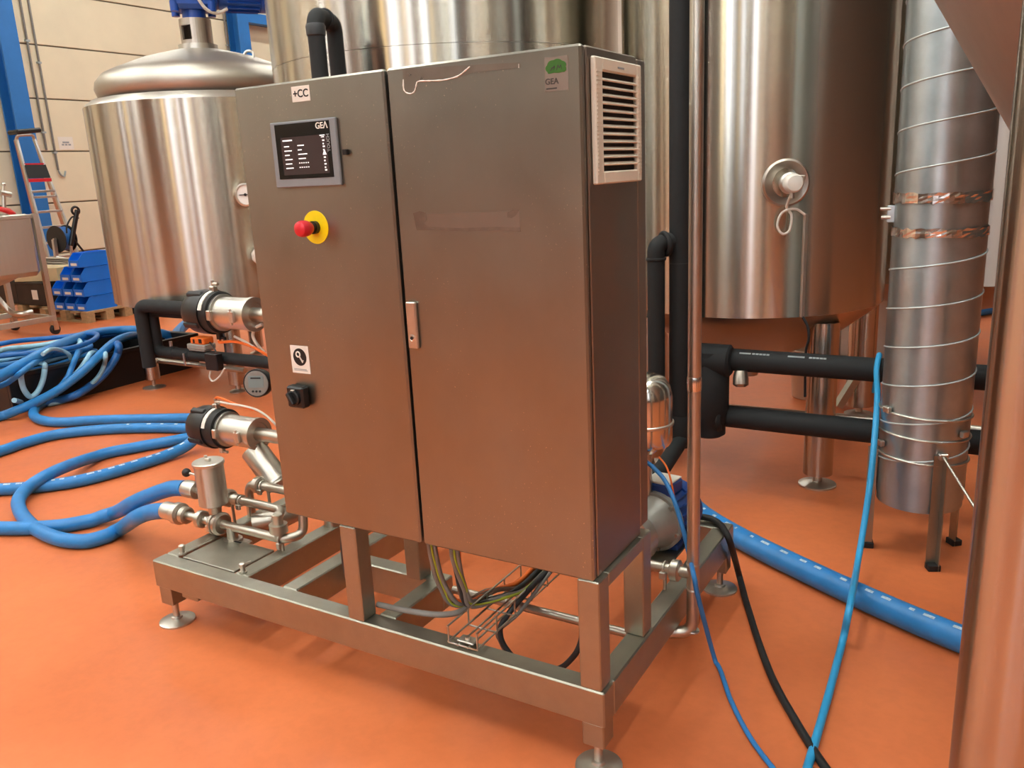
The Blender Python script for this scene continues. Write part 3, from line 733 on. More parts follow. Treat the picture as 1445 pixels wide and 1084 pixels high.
film([(583, 301), (592, 298), (601, 300), (603, 310), (598, 315), (604, 321), (620, 325), (588, 325)], 'glue_residue', 'tape_residue', .0004)
film([(716, 300), (724, 296), (733, 296), (728, 304), (722, 308), (716, 307)], 'glue_residue', 'tape_residue', .0004)
film([(604, 320), (650, 322), (700, 320), (734, 321), (735, 327), (700, 325), (660, 326.5), (620, 325)], 'glue_residue', 'tape_residue', .0004)
# vent grille on the side
gy0, gy1, gz0_, gz1_ = .042, .296, 1.461, 1.721; oy0, oy1, oz0, oz1 = .08, .271, 1.488, 1.694
gr = MB()
xs = cx1
gr.box((xs, gy0, gz0_), (xs+.012, oy0, gz1_), .003).box((xs, oy1, gz0_), (xs+.012, gy1, gz1_), .003).box((xs, oy0, gz0_), (xs+.012, oy1, oz0), .003).box((xs, oy0, oz1), (xs+.012, oy1, gz1_), .003)
vg = gr.build('vent_grille', 'grille_plastic', cab)
MB().box((xs-.0005, oy0, oz0), (xs+.0012, oy1, oz1)).build('grille_opening', 'grille_dark', vg)
NS = 13; dz = (oz1-oz0)/NS; sl0 = None
for k in range(NS-1):
    zc = oz0+dz*(k+1)
    if sl0 is None:
        sl0 = MB().obox((xs+.0068, (oy0+oy1)/2, zc), (Vector((.86, 0, -.5)), Y, Vector((.5, 0, .86))), (.0056, (oy1-oy0)/2, .0018), .0005).build('slat', 'grille_plastic', vg); zc00 = zc
    else:
        c = sl0.copy(); COL.objects.link(c); c.location.z += zc-zc00
rb = MB()
for k in range(26):
    zc = gz0_+.022+(gz1_-gz0_-.05)*k/25
    rb.box((xs+.0118, gy0+.006, zc-.0022), (xs+.0136, oy0-.012, zc+.0022)).box((xs+.0118, oy1+.006, zc-.0022), (xs+.0136, gy1-.006, zc+.0022))
tag(rb.build('edge_ribs', 'grille_plastic', vg), kind='stuff')
MB().box((xs+.0118, .16, 1.7035), (xs+.0125, .195, 1.7075)).build('grille_mark', 'print_grey', vg)
# cable glands below
for (px, py) in ((609, 771), (641, 780)):
    p = at(px, py, 1, .09)
    MB().cyl((p.x, p.y, cz0-.03), (p.x, p.y, cz0), .018, n=16).build('cable_gland', 'cable_grey', cab)

# ================================================================== CABLES UNDER THE CABINET
tr0, tr1, ty0, ty1, tzb = -.472, -.378, .012, .56, zt+.004
tray = thing('wire_cable_tray', 'steel wire basket tray crossing the skid below the cabinet', 'cable tray', ((tr0+tr1)/2, .28, tzb))
for (x, z) in ((tr0, .05), (tr0, .004), (tr0+.031, 0), (tr0+.063, 0), (tr1, .004), (tr1, .05)): MB().cyl((x, ty0, tzb+z+.003), (x, ty1, tzb+z+.003), .003, n=6).build('long_wire', 'bright_steel', tray)
y = ty0+.004
while y < ty1:
    MB().tube([(tr0, y, tzb+.054), (tr0, y, tzb+.003), (tr1, y, tzb+.003), (tr1, y, tzb+.054)], .003, 6).build('cross_wire', 'bright_steel', tray); y += .1
MB().box((tr0+.02, ty0+.012, tzb+.006), (tr1-.02, ty0+.045, tzb+.012), .002).lathe(((tr0+tr1)/2, ty0+.028, tzb+.012), Z, [(.008, 0), (.008, .008)], 10).build('clamp_plate', 'bright_steel', tray)
def cable(pts, r, mat, label, cat='cable', name='cable', group=None, k=7, n=10):
    P = crom(pts, k)
    for p in P: p.z = max(p.z, r+.001)
    return tag(MB().tube(P, r, n).build(name, mat), label, cat, group)
g1 = Vector((at(609, 771, 1, .09).x, .09, cz0-.03)); g2 = Vector((at(641, 780, 1, .09).x, .09, cz0-.03))
cols = ['cable_grey', 'orange_tube', 'cable_brown', 'cable_dark', 'cable_grey', 'cable_green']
nmc = {'cable_brown': 'brown-grey', 'cable_grey': 'grey', 'orange_tube': 'orange', 'cable_dark': 'dark', 'cable_green': 'yellow-green'}
for gi, g0 in enumerate((g1, g2)):
    for k, cm in enumerate(cols):
        a = 2*math.pi*k/6; o = Vector((.009*math.cos(a), .009*math.sin(a), 0)); o2 = Vector((.012*math.cos(a+gi), .0, .012*math.sin(a+gi)))
        xx = tr0+.014+.011*k+(.004 if gi else 0)
        pts = [g0+o, g0+o+Vector((.005, 0, -.05)), at(622+gi*30, 822+gi*4, 1, .13)+o2, at(646+gi*18, 852, 1, .16)+o2*.8, Vector((xx-.05*(5-k)*.2, .26, tzb+.03+.007*(k % 3))), Vector((xx, .34, tzb+.018+.013*(k % 2)+.004*gi)), Vector((xx, .45, tzb+.014+.013*(k % 2)+.012*gi)), Vector((xx, .62, tzb+.02+.013*(k % 2)+.012*gi))]
        cable(pts, .003 if cm == 'cable_green' else .0066, cm, '%s cable hanging from the %s gland under the cabinet into the wire tray' % (nmc[cm], ('first', 'second')[gi]) , group='cables under the cabinet')
lx = tr1+.012
cable([(lx, .60, tzb+.06), (lx, .45, tzb+.065), (lx-.004, .3, tzb+.055), at(712, 874, 1, .21), at(706, 895, 1, .19), at(716, 918, 1, .18), at(745, 945, 1, .18), at(785, 945, 1, .19), at(808, 928, 1, .2), at(820, 905, 1, .21), at(824, 870, 1, .25)], .0085, 'cable_dark', 'thick black cable looping down beside the wire tray', group='cables under the cabinet')
cable([(lx+.02, .58, tzb+.07), (lx+.014, .42, tzb+.07), at(735, 862, 1, .24), at(704, 890, 1, .2), at(706, 905, 1, .2), at(720, 930, 1, .2), at(742, 955, 1, .2)], .006, 'cable_grey', 'thin grey cable beside the black loop under the cabinet', group='cables under the cabinet')
cable([at(533, 853, 1, .075), at(570, 861, 1, .075), at(610, 867, 1, .085), at(640, 866, 1, .12), at(660, 858, 1, .16)], .009, 'cable_grey', 'grey flexible conduit sagging between the posts under the cabinet', 'conduit', 'flexible_conduit')
cable([at(484, 742, 1, .1), at(484, 775, 1, .1), at(488, 805, 1, .1), at(496, 832, 1, .1), at(505, 850, 1, .12)], .008, 'cable_dark', 'black cable running down behind the skid post', group='cables under the cabinet')
tag(MB().cyl(at(640, 832, 1, .33), at(886, 894, 1, .33), .013, n=16).build('floor_pipe', 'pipe_steel'), 'thin horizontal steel pipe low inside the skid frame', 'pipe')

# ================================================================== LEFT PROCESS PIPING ON THE SKID
def union(mb, p, ax, R, th):
    p = Vector(p); ax = Vector(ax).normalized()
    return mb.lathe(p-ax*th/2, ax, [(R*.8, 0), (R, th*.15), (R, th*.85), (R*.8, th)], 20)
def xat(px, py, y): return at(px, py, 1, y).x
# lower pipe line with hand valve
y1_ = .255; zp = .290
t = thing('pipe_run', 'lower steel pipe run with unions, joined to the lower hose tail', 'pipe', (-1.6, y1_, zt), 'steel pipe runs on the skid')
xa = xat(250, 724, y1_)
MB().tube(fillet([(xa, y1_, zp), (-1.335, y1_, zp), (-1.30, y1_+.06, zp), (-1.30, y1_+.075, zp+.13)], .05, 8), .0165, 16).build('pipe', 'pipe_steel', t)
for px in (262, 284): union(MB(), (xat(px, 727, y1_), y1_, zp), X, .033, .03).build('union', 'pipe_steel', t)
MB().lathe((xat(394, 752, y1_), y1_, zp), Z, [(.018, 0), (.018, .025), (.032, .025), (.032, .055), (.018, .055), (.018, .09)], 20).build('union', 'pipe_steel', t)
for px, yy in ((298, 757), (384, 779)):
    x = max(xat(px, 740, y1_), -1.715)
    if px == 384: x = -1.345
    MB().cyl((x, y1_, zt), (x, y1_, zp), .006, n=10).build('support_rod', 'pipe_steel', t)
    MB().ring((x, y1_, zp), X, .019, .004, 20, 6).obox((x+.0, y1_-.018, zp-.02), (X, Y, Z), (.008, .006, .012), .002).build('pipe_clip', 'bright_steel', t)
xv = xat(309, 737, y1_)
MB().lathe((-1.6, y1_, zp), -Z, [(.02, 0), (.02, .045), (.035, .047), (.035, .075), (.02, .077), (.02, .11)], 20).build('drain_stub', 'pipe_steel', t)
MB().obox((-1.585, y1_+.01, zp-.075), (X, Y, Z), (.045, .03, .018), .006).build('drain_coupling', 'dish_steel', t)
# hand valve
t = thing('hand_valve', 'steel valve with a cylindrical actuator and black ball lever', 'valve', (xv, y1_, zp-.05))
MB().lathe((xv-.022, y1_, zp), X, [(.036, 0), (.044, .006), (.044, .016), (.04, .018), (.04, .026), (.044, .028), (.044, .038), (.036, .044)], 32).build('valve_body', 'dish_steel', t)
cxv = xv-.012
MB().lathe((cxv, y1_, zp+.04), Z, [(.022, 0), (.024, .01), (.026, .035)], 20).build('yoke', 'dish_steel', t)
ztp = at(290, 650, 1, y1_).z
MB().lathe((cxv, y1_, zp+.075), Z, [(.046, 0), (.052, .004), (.052, ztp-zp-.085)], 36).build('actuator_cylinder', 'tank_steel_dull', t)
MB().lathe((cxv, y1_, ztp-.012), Z, [(.056, 0), (.057, .003), (.057, .010), (.054, .013)], 36).build('actuator_lid', 'bright_steel', t)
MB().box((cxv-.012, y1_-.006, ztp+.001), (cxv+.012, y1_+.006, ztp+.012), .002).cyl((cxv-.01, y1_, ztp), (cxv-.01, y1_, ztp+.02), .006, n=10).build('position_tab', 'bright_steel', t)
kb = at(263, 667, 1, y1_-.02)
MB().cyl(kb, (cxv-.045, y1_-.01, kb.z-.008), .005, n=10).build('lever', 'bright_steel', t)
MB().sphere(kb, .0165).build('ball_knob', 'black_plastic', t)
# upper pipe run
y2_ = .345; zp2 = at(360, 711, 1, y2_).z
t = thing('pipe_run', 'upper steel pipe run behind the valve cylinder, joined to the upper hose tail', 'pipe', (-1.6, y2_, zt), 'steel pipe runs on the skid')
xa2 = xat(276, 693, y2_)
xe = xat(398, 719, y2_)
MB().tube(fillet([(xa2, y2_, zp2), (xe+.0, y2_, zp2), (xe+.02, y1_+.03, zp2-.02), (xat(394, 752, y1_), y1_, zp+.085)], .03, 6), .0165, 16).build('pipe', 'pipe_steel', t)
uu = MB(); union(uu, (xat(323, 703, y2_), y2_, zp2), X, .034, .03).cyl((xat(330, 703, y2_), y2_, zp2), (xat(338, 704, y2_), y2_, zp2), .022, n=18); uu.build('union', 'pipe_steel', t)
MB().ring((xat(341, 706, y2_), y2_, zp2), X, .019, .004, 20, 6).obox((xat(341, 706, y2_), y2_-.02, zp2-.018), (X, Y, Z), (.01, .006, .01), .002).build('pipe_clip', 'bright_steel', t)
MB().cyl((-1.69, y2_, zt), (-1.69, y2_, zp2), .006, n=10).build('support_rod', 'pipe_steel', t)
# rear pipe run
y3_ = .43; zp3 = at(372, 686, 1, y3_).z
t = thing('pipe_run', 'rear steel pipe run with an elbow down to the skid beam', 'pipe', (-1.6, y3_, zt), 'steel pipe runs on the skid')
xl3 = -1.69
MB().tube(fillet([(xl3, y3_, zt), (xl3, y3_, zp3), (-1.30, y3_, zp3)], .05, 8), .0165, 16).build('pipe', 'pipe_steel', t)
uu = MB(); union(uu, (xl3+.06, y3_, zp3), X, .032, .03); uu.build('union', 'pipe_steel', t)
MB().ring((xat(371, 686, y3_), y3_, zp3), X, .019, .004, 20, 6).obox((xat(371, 686, y3_), y3_-.02, zp3-.018), (X, Y, Z), (.01, .006, .01), .002).build('pipe_clip', 'bright_steel', t)
MB().cyl((xat(378, 690, y3_), y3_, zt-.06), (xat(378, 690, y3_), y3_, zp3), .006, n=10).build('support_rod', 'pipe_steel', t)
# big suction pipe lying along the skid
tag(MB().tube(fillet([(-1.60, .36, .262), (-1.52, .42, .275), (-1.42, .85, .275)], .05), .036, 24).build('suction_pipe', 'pipe_steel'), 'thick short steel pipe lying low behind the pipe unions', 'pipe')

# pneumatic valves
ya = .50
def act_valve(name, label, tip, blk, stl, end, stop, py0, py1, kind):
    def P(px): return at(px, py0+(py1-py0)*(px-tip)/(stop-tip), 1, ya)
    p0, p1 = P(tip), P(stop); zc = (p0.z+p1.z)/2; R = .086
    def xx(px): return P(px).x
    t = thing(name, label, 'valve', (xx(stl), ya, zc-R), 'black-capped actuated valves')
    o = Vector((xx(tip), ya, zc)); L = lambda px: xx(px)-xx(tip)
    lb_ = L(blk)
    MB().lathe(o, X, [(.02, 0), (.05, .006), (.072, .025), (.083, .055), (R, lb_*.7), (R, lb_)], 40).build('end_cap', 'black_plastic', t)
    for k in range(4):
        a = math.pi/2*k+.5; e = Vector((0, math.cos(a), math.sin(a)))
        MB().obox(o+X*(lb_*.62)+e*(R*.97), (X, e, X.cross(e)), (lb_*.3, .008, .012), .004).build('cap_rib', 'black_plastic', t)
    MB().lathe(o+X*lb_, X, [(R*.93, 0), (R*.93, L(stl)-lb_-.004), (R*.8, L(stl)-lb_)], 40).build('collar', 'black_rubber', t)
    e = Vector((0, -.75, .66)).normalized(); 
    ar = MB()
    for k in range(6):
        a = math.radians(4+13*k); e = Vector((0, -math.sin(a), math.cos(a)))
        ar.obox(o+X*(lb_+.012)+e*(R*.945), (X, e, X.cross(e)), (.009, .002, .0102))
    ar.build('label_band', 'label_white', t)
    r1 = .060
    bx0 = L(stl); bx1 = L(end)
    MB().lathe(o, X, [(r1+.008, bx0-.004), (r1+.01, bx0), (r1+.01, bx0+.012), (r1, bx0+.014), (r1, bx1-.02), (r1+.004, bx1-.018), (r1+.004, bx1), (r1-.014, bx1), (r1-.016, bx1-.006), (.03, bx1-.006)], 40).build('steel_body', 'bright_steel', t)
    MB().lathe(o+X*(bx1-.006), X, [(.026, 0), (.026, -1.34-o.x-bx1+.006)], 24).build('pipe_stub', 'pipe_steel', t)
    cl_ = MB(); pc = o+X*(bx1-.05)+Vector((0, -r1-.006, 0))
    cl_.obox(pc, (X, Y, Z), (.012, .008, .022), .003).cyl(pc-Z*.03-Y*.004, pc+Z*.03-Y*.004, .005, n=10)
    cl_.build('clamp_bolt', 'bright_steel', t)
    MB().obox(o+X*(bx0+.004)-Y*(r1+.006)-Z*.0, (X, Y, Z), (.012, .01, .02), .004).build('clamp_lug', 'bright_steel', t)
    f = MB(); q0 = o+X*(lb_+.01)+Z*(R)
    f.box(q0-Vector((.012, .012, .012)), q0+Vector((.012, .012, .014)), .003).cyl(q0+Z*.012, q0+Z*.035, .006, n=10).cyl(q0+Vector((.0, 0, .022)), q0+Vector((.028, 0, .022)), .006, n=10)
    f.build('air_fitting', 'bright_steel', t)
    f = MB(); q1 = o+X*(lb_+.01)-Z*(R*.93)
    f.box(q1-Vector((.01, .01, .026)), q1+Vector((.01, .01, .012)), .003).cyl(q1-Z*.02, q1-Z*.02+X*.03, .006, n=10)
    f.build('lower_fitting', 'bright_steel' if kind == 0 else 'black_plastic', t)
    return t, o, q0, q1
vlo, olo, qlo, qlo1 = act_valve('pneumatic_valve', 'actuated valve with a black cap above the blue hose tails', 277, 307, 321, 366, 386, 600, 614, 0)
vup, oup, qup, qup1 = act_valve('pneumatic_valve', 'actuated valve with a black cap beside the insulated pipe', 271, 303, 314, 360, 372, 439, 444, 1)
MB().tube(crom([qlo+Z*.035, qlo+Vector((.03, 0, .04)), at(345, 575, 1, ya), at(372, 583, 1, ya), at(388, 598, 1, ya), at(392, 606, 1, ya+.03)], 6), .0045, 8).build('air_tube', 'orange_tube', vlo)
MB().tube(crom([qlo+Vector((.028, 0, .022)), at(352, 575, 1, ya-.01), at(372, 584, 1, ya-.01), at(386, 596, 1, ya-.01), at(394, 606, 1, ya+.03)], 6), .0045, 8).build('air_tube', 'white_tube', vlo)
a = qup1-Z*.03
MB().tube(crom([a, at(310, 483, 1, ya), at(330, 482, 1, ya), at(350, 487, 1, ya), at(365, 494, 1, ya), at(380, 503, 1, ya+.02)], 6), .0055, 8).build('air_tube', 'orange_tube', vup)
MB().tube(crom([at(331, 475, 1, ya+.02), at(345, 482, 1, ya+.01), at(360, 491, 1, ya), at(378, 501, 1, ya+.02)], 6), .005, 8).build('air_tube', 'white_tube', vup)
MB().tube(crom([at(370, 458, 1, ya), at(360, 463, 1, ya), at(357, 474, 1, ya), at(362, 485, 1, ya), at(372, 497, 1, ya+.02)], 6), .006, 8).build('air_tube', 'white_tube', vup)
tag(MB().cyl((-1.338, ya, zt), (-1.338, ya, oup.z+.06), .03, n=24).build('manifold_pipe', 'pipe_steel'), 'vertical steel manifold pipe joining the two actuated valves', 'pipe')
# strainer under the lower valve
sA, sB = at(362, 640, 1, ya), at(399, 690, 1, ya)
t = thing('strainer', 'slanted steel strainer body below the lower actuated valve', 'strainer', tuple(sB))
d = (sB-sA)
MB().lathe(sA-d*.12, d, [(.05, 0), (.052, .004), (.052, d.length*1.0), (.044, d.length*1.02)], 32).build('strainer_body', 'pipe_steel', t)
MB().lathe(sA+d*.78, d, [(.054, 0), (.055, .003), (.055, .008), (.054, .011)], 32).build('weld_ring', 'bright_steel', t)
# digital gauge
gc = at(362, 541, 1, ya-.03)
t = thing('digital_gauge', 'round black digital gauge beside the cabinet edge', 'gauge', (gc.x, gc.y, gc.z-.06))
gn = Vector((.36, -.92, .12)).normalized()
MB().lathe(gc-gn*.045, gn, [(.03, 0), (.05, .008), (.0535, .02), (.0535, .045), (.05, .05), (.047, .046)], 36).build('case', 'black_plastic', t)
MB().lathe(gc+gn*.0, gn, [(.0475, 0), (.0475, .003), (.044, .004)], 36).build('front_ring', 'cable_grey', t)
gs = Z.cross(gn).normalized(); gu = gn.cross(gs)
MB().obox(gc+gn*.0045+gu*.006, (gs, gu, gn), (.03, .022, .0012)).build('display', 'lcd_grey', t)
bb = MB()
for k in (-1, 0, 1): bb.cyl(gc+gn*.004+gs*(.014*k)-gu*.03, gc+gn*.007+gs*(.014*k)-gu*.03, .004, n=10)
bb.obox(gc+gn*.006+gu*.02, (gs, gu, gn), (.02, .0025, .0004))
bb.build('buttons', 'print_black', t)
MB().cyl(gc-gn*.04, gc-gn*.04+Vector((.12, .06, -.02)), .014, n=14).build('stem', 'pipe_steel', t)

# ================================================================== RIGHT SIDE OF THE SKID
# tall thin riser pipe
rx = .036; rp = at(978, 810, 0, rx); ry = rp.y
t = thing('riser_pipe', 'tall thin steel riser pipe at the right side of the skid', 'pipe', (rx, ry, .04))
ze = at(977, 893, 0, rx).z+.03
MB().tube(fillet([(rx, ry, 3.4), (rx, ry, ze-.03), (rx-.09, ry-.04, ze-.03)], .045, 8), .0185, 20).build('pipe', 'pipe_steel', t)
for py in (797, 832, 890):
    z = at(977, py, 0, rx).z; MB().lathe((rx, ry, z-.004), Z, [(.0195, 0), (.021, .003), (.0195, .007)], 24).build('weld_collar', 'bright_steel', t)
z = at(975, 545, 0, rx).z; MB().lathe((rx, ry, z-.02), Z, [(.019, 0), (.0202, .004), (.0202, .036), (.019, .04)], 24).build('tape_wrap', 'foil_tape', t)
MB().lathe((rx-.082, ry-.037, ze-.03), Vector((-.09, -.04, 0)), [(.019, 0), (.021, .004), (.021, .014)], 20).build('end_ferrule', 'pipe_steel', t)
zT = rp.z
MB().cyl((-.2, ry, zT), (rx, ry, zT), .0165, n=18).build('branch', 'pipe_steel', t)
uu = MB(); union(uu, (-.018, ry, zT), X, .033, .03); uu.build('union', 'pipe_steel', t)
MB().cyl((-.052, ry, zt), (-.052, ry, zT), .006, n=10).build('support_rod', 'pipe_steel', t)
MB().ring((-.052, ry, zT), X, .0195, .004, 20, 6).obox((-.052, ry-.02, zT-.015), (X, Y, Z), (.01, .007, .012), .003).build('pipe_clip', 'bright_steel', t)
# canister
cc_ = at(943, 590, 1, .78); cR = .088
kx, kyy = cc_.x-cR*.98, .78+.02
ztop = zat(912, 527, 2.62); zrg = at(925, 606, 1, .72).z; zbt2 = at(925, 640, 1, .72).z
t = thing('filter_housing', 'polished steel dome-topped housing behind the cabinet edge', 'filter housing', (kx, kyy, zt))
MB().lathe((kx, kyy, zrg), Z, [(cR, 0), (cR, ztop-zrg-.075), (cR*.93, ztop-zrg-.04), (cR*.72, ztop-zrg-.013), (cR*.4, ztop-zrg-.002), (.001, ztop-zrg)], 48, False).build('dome', 'polished', t)
MB().lathe((kx, kyy, zrg-.012), Z, [(cR, 0), (cR+.005, .003), (cR+.005, .009), (cR, .012)], 48).build('clamp_ring', 'bright_steel', t)
MB().lathe((kx, kyy, zbt2), Z, [(.03, -.03), (.05, -.012), (cR*.9, 0), (cR, .015), (cR, zrg-zbt2-.012)], 48).build('bowl', 'polished', t)
MB().cyl((kx, kyy, zt+.0), (kx, kyy, zbt2-.02), .022, n=18).build('stand_pipe', 'pipe_steel', t)
# pump
mx_, my_, mz_ = -.19, .84, zt+.006+.10
t = thing('centrifugal_pump', 'small pump with a blue finned motor on the skid behind the cabinet', 'pump', (mx_, my_, zt+.006))
pa_ = Vector((.12, 1, 0)).normalized()
o = Vector((mx_, my_-.15, mz_))
MB().lathe(o, pa_, [(.04, -.02), (.06, 0), (.075, .06), (.092, .1), (.102, .1), (.102, .122), (.094, .124)], 36).build('lantern', 'pump_grey', t)
u, v_, d_ = frame_of(pa_)
for k in range(6):
    a = 2*math.pi*k/6+.3; e = u*math.cos(a)+v_*math.sin(a); MB().cyl(o+pa_*.09+e*.092, o+pa_*.102+e*.092, .008, n=6).build('bolt', 'bright_steel', t)
MB().lathe(o+pa_*.124, pa_, [(.09, 0), (.09, .1), (.097, .1), (.097, .15), (.085, .165), (.001, .165)], 36, False).build('motor_housing', 'pump_blue', t)
fn = MB()
for k in range(22):
    a = 2*math.pi*k/22; e = u*math.cos(a)+v_*math.sin(a); fn.obox(o+pa_*.175+e*.092, (pa_, e, pa_.cross(e)), (.045, .01, .002))
tag(fn.build('cooling_fins', 'pump_blue', t), kind='stuff')
MB().obox(o+pa_*.17+Z*.105, (pa_.cross(Z), pa_, Z), (.05, .05, .022), .006).build('terminal_box', 'pump_blue', t)
MB().obox(o+pa_*.17+Z*.129, (pa_.cross(Z), pa_, Z), (.046, .046, .002)).build('box_lid', 'label_white', t)
MB().box((mx_-.07, my_-.03, zt+.006), (mx_-.03, my_+.10, mz_-.08), .003).box((mx_+.05, my_-.03, zt+.006), (mx_+.09, my_+.10, mz_-.08), .003).build('motor_foot', 'pump_blue', t)
MB().lathe(o-pa_*.02, -pa_, [(.04, 0), (.085, .004), (.085, .05), (.03, .055), (.03, .1)], 32).build('pump_casing', 'bright_steel', t)

# motor cable, black cable, sky blue hose, thick hose (right)
FZ = lambda px, py, z: at(px, py, 2, z)
cable([at(912, 652, 1, .72), at(922, 660, 1, .72), at(938, 678, 1, .70), at(952, 708, 1, .66), at(964, 748, 1, .63), at(973, 785, 0, .012), at(979, 812, 0, .066), at(987, 850, 0, .078), FZ(1010, 935, .009), FZ(1032, 990, .009), FZ(1058, 1040, .009), FZ(1092, 1086, .009), FZ(1130, 1130, .009)], .0072, 'cable_blue', 'thin blue cable from the pump trailing across the floor', name='power_cable', k=8)
cable([at(930, 645, 1, .74), at(940, 658, 1, .72), at(946, 675, 1, .70), at(950, 695, 1, .70), at(953, 706, 1, .74)], .003, 'orange_tube', 'thin orange wire curving from the steel housing to the pump', name='sensor_wire')
cable([(-.10, 1.02, zt+.09), FZ(985, 727, zt+.03), FZ(1003, 732, zt+.016), at(1017, 741, 2, zt+.014), at(1027, 757, 0, .014), at(1034, 778, 0, .025), FZ(1043, 812, .03), FZ(1053, 850, .012), FZ(1070, 905, .012), FZ(1092, 962, .012), FZ(1125, 1022, .012), FZ(1162, 1080, .012), FZ(1200, 1130, .012)], .0115, 'black_rubber', 'thick black cable trailing over the skid corner and across the floor', name='power_cable', k=8)
yp = 2.0
zh1 = at(1110, 513, 1, yp).z; zh2 = at(1110, 596, 1, yp).z
xhs = at(1240, 510, 1, yp).x
cable([(xhs-.02, yp+.09, zh1-.12), (xhs-.008, yp+.07, zh1+.02), (xhs, yp, zh1+.062), (xhs+.004, yp-.085, zh1+.02), at(1238, 560, 1, 1.74), at(1234, 620, 1, 1.58), at(1228, 680, 1, 1.50), at(1219, 742, 1, 1.43), at(1211, 790, 1, 1.32), FZ(1203, 836, .125), FZ(1197, 866, .11), FZ(1189, 905, .02), FZ(1168, 985, .012), FZ(1142, 1075, .012), FZ(1125, 1130, .012)], .0115, 'hose_sky', 'thin sky-blue hose draped over the black pipe down to the floor', 'hose', 'thin_hose', k=8)
def marks(root, P, r, ts, wdt=.011, mat='print_white', side=None):
    # flat printed dashes along a hose, following its surface
    L = [0]
    for i in range(1, len(P)): L.append(L[-1]+(P[i]-P[i-1]).length)
    def pos(s):
        for i in range(1, len(P)):
            if L[i] >= s:
                f_ = (s-L[i-1])/max(1e-9, L[i]-L[i-1]); return P[i-1].lerp(P[i], f_), (P[i]-P[i-1]).normalized()
        return P[-1], (P[-1]-P[-2]).normalized()
    mb = MB()
    for s, l in ts:
        if s+l > L[-1]: break
        V = []
        nseg = max(1, int(l/.03)); 
        for j in range(nseg+1):
            p, d_ = pos(s+l*j/nseg); tc = (CAM-p); tc = (tc-d_*tc.dot(d_)).normalized(); up = Z-d_*Z.dot(d_); up.normalize()
            e = (tc*.35+up*.8).normalized(); b2 = d_.cross(e)
            V.append([p+(e*math.cos(a)+b2*math.sin(a))*(r+.0012) for a in (-wdt/r/2, 0, wdt/r/2)])
        Q = [v for row in V for v in row]
        F = [(3*j+i, 3*j+i+1, 3*j+4+i, 3*j+3+i) for j in range(nseg) for i in range(2)]
        mb.add(Q, F, True)
    return tag(mb.build('printed_marks', mat, root), kind='stuff')
def hose(pts, r, mat, label, group='blue hoses at the skid', name='blue_hose', k=9, prints=None, cat='hose'):
    P = crom(pts, k)
    for p in P: p.z = max(p.z, r+.001)
    if callable(prints): prints = prints(sum((P[i+1]-P[i]).length for i in range(len(P)-1)))
    mb = MB().tube(P, r, 18); lo, hi = mb.bounds()
    root = thing(name, label, cat, ((lo[0]+hi[0])/2, (lo[1]+hi[1])/2, lo[2]), group)
    mb.build('hose_body', mat, root)
    if prints: marks(root, P, r, prints)
    return root
R_ = random.Random(3)
def dashes(a, b_, gap, lmin=.008, lmax=.04):
    o = []; s = a
    while s < b_:
        l = R_.uniform(lmin, lmax); o.append((s, l)); s += l+R_.uniform(.3, 1)*gap
    return o
rh = .043
hose([FZ(960, 700, rh), FZ(1000, 733, rh), FZ(1060, 768, rh), FZ(1150, 812, rh), FZ(1250, 858, rh), FZ(1345, 898, rh), FZ(1420, 925, rh), (1.15, .86, rh)], rh, 'hose_blue', 'thick blue hose with white print lying on the floor in front of the duct', None, prints=dashes(.25, 2.2, .09))

# ================================================================== INSULATED BLACK PIPES, RIGHT
t = thing('insulated_pipe', 'upper horizontal black foam-insulated pipe with white print under the tank', 'pipe', (.4, yp, zh1-.05), 'black insulated pipes')
MB().cyl((-.46, yp, zh1), (2.2, yp, zh1), .05, n=28).build('insulation', 'foam_black', t)
mb = MB()
for px in list(range(1048, 1062, 4))+list(range(1066, 1090, 5))+list(range(1116, 1128, 4))+[1130]+list(range(1146, 1168, 5)):
    x = xat(px, 503, yp); l = .006 if px != 1130 else .022
    e = Vector((0, -.62, .78)).normalized(); mb.obox(Vector((x, yp, zh1))+e*.0503, (X, Vector((0, .78, .62)), e), (l, .004, .0006))
tag(mb.build('printed_marks', 'print_grey', t), kind='stuff')
t = thing('insulated_pipe', 'lower horizontal black foam-insulated pipe under the tank', 'pipe', (.4, yp, zh2-.05), 'black insulated pipes')
MB().cyl((-.46, yp, zh2), (2.2, yp, zh2), .05, n=28).build('insulation', 'foam_black', t)
yr = 2.36
tag(MB().cyl(at(1000, 573, 1, yr), at(1385, 607, 1, yr), .018, n=14).build('steel_rail', 'pipe_steel'), 'thin steel rail behind the lower insulated pipe', 'pipe')
t = thing('insulated_pipe', 'tall vertical black insulated pipe beside the thin steel riser', 'pipe', (-.5, 1.88, .2), 'black insulated pipes')
yv = 1.88; xv1 = at(959.5, 200, 1, yv).x
MB().cyl((xv1, yv, .34), (xv1, yv, 3.4), .045, n=28).build('insulation', 'foam_black', t)
zj = at(957, 371, 1, yv).z
MB().lathe((xv1, yv, zj-.001), Z, [(.0455, 0), (.0455, .003)], 28).build('joint_line', 'cable_dark', t)
zk = at(960, 600, 1, yv).z
MB().lathe((xv1, yv, zk-.1), Z, [(.05, 0), (.055, .02), (.055, .12), (.047, .15)], 24).build('lower_coupling', 'foam_black', t)
t = thing('insulated_pipe', 'insulated black pipe with an elbow behind the cabinet edge', 'pipe', (-.62, 1.84, .3), 'black insulated pipes')
xv2 = at(926, 420, 1, 1.80).x; ze2 = at(925, 345, 1, 1.8).z
MB().tube(fillet([(xv2, 1.80, .35), (xv2, 1.80, ze2), (xv2+.05, 1.86, ze2+.01)], .05, 8), .038, 24).build('insulation', 'foam_black', t)
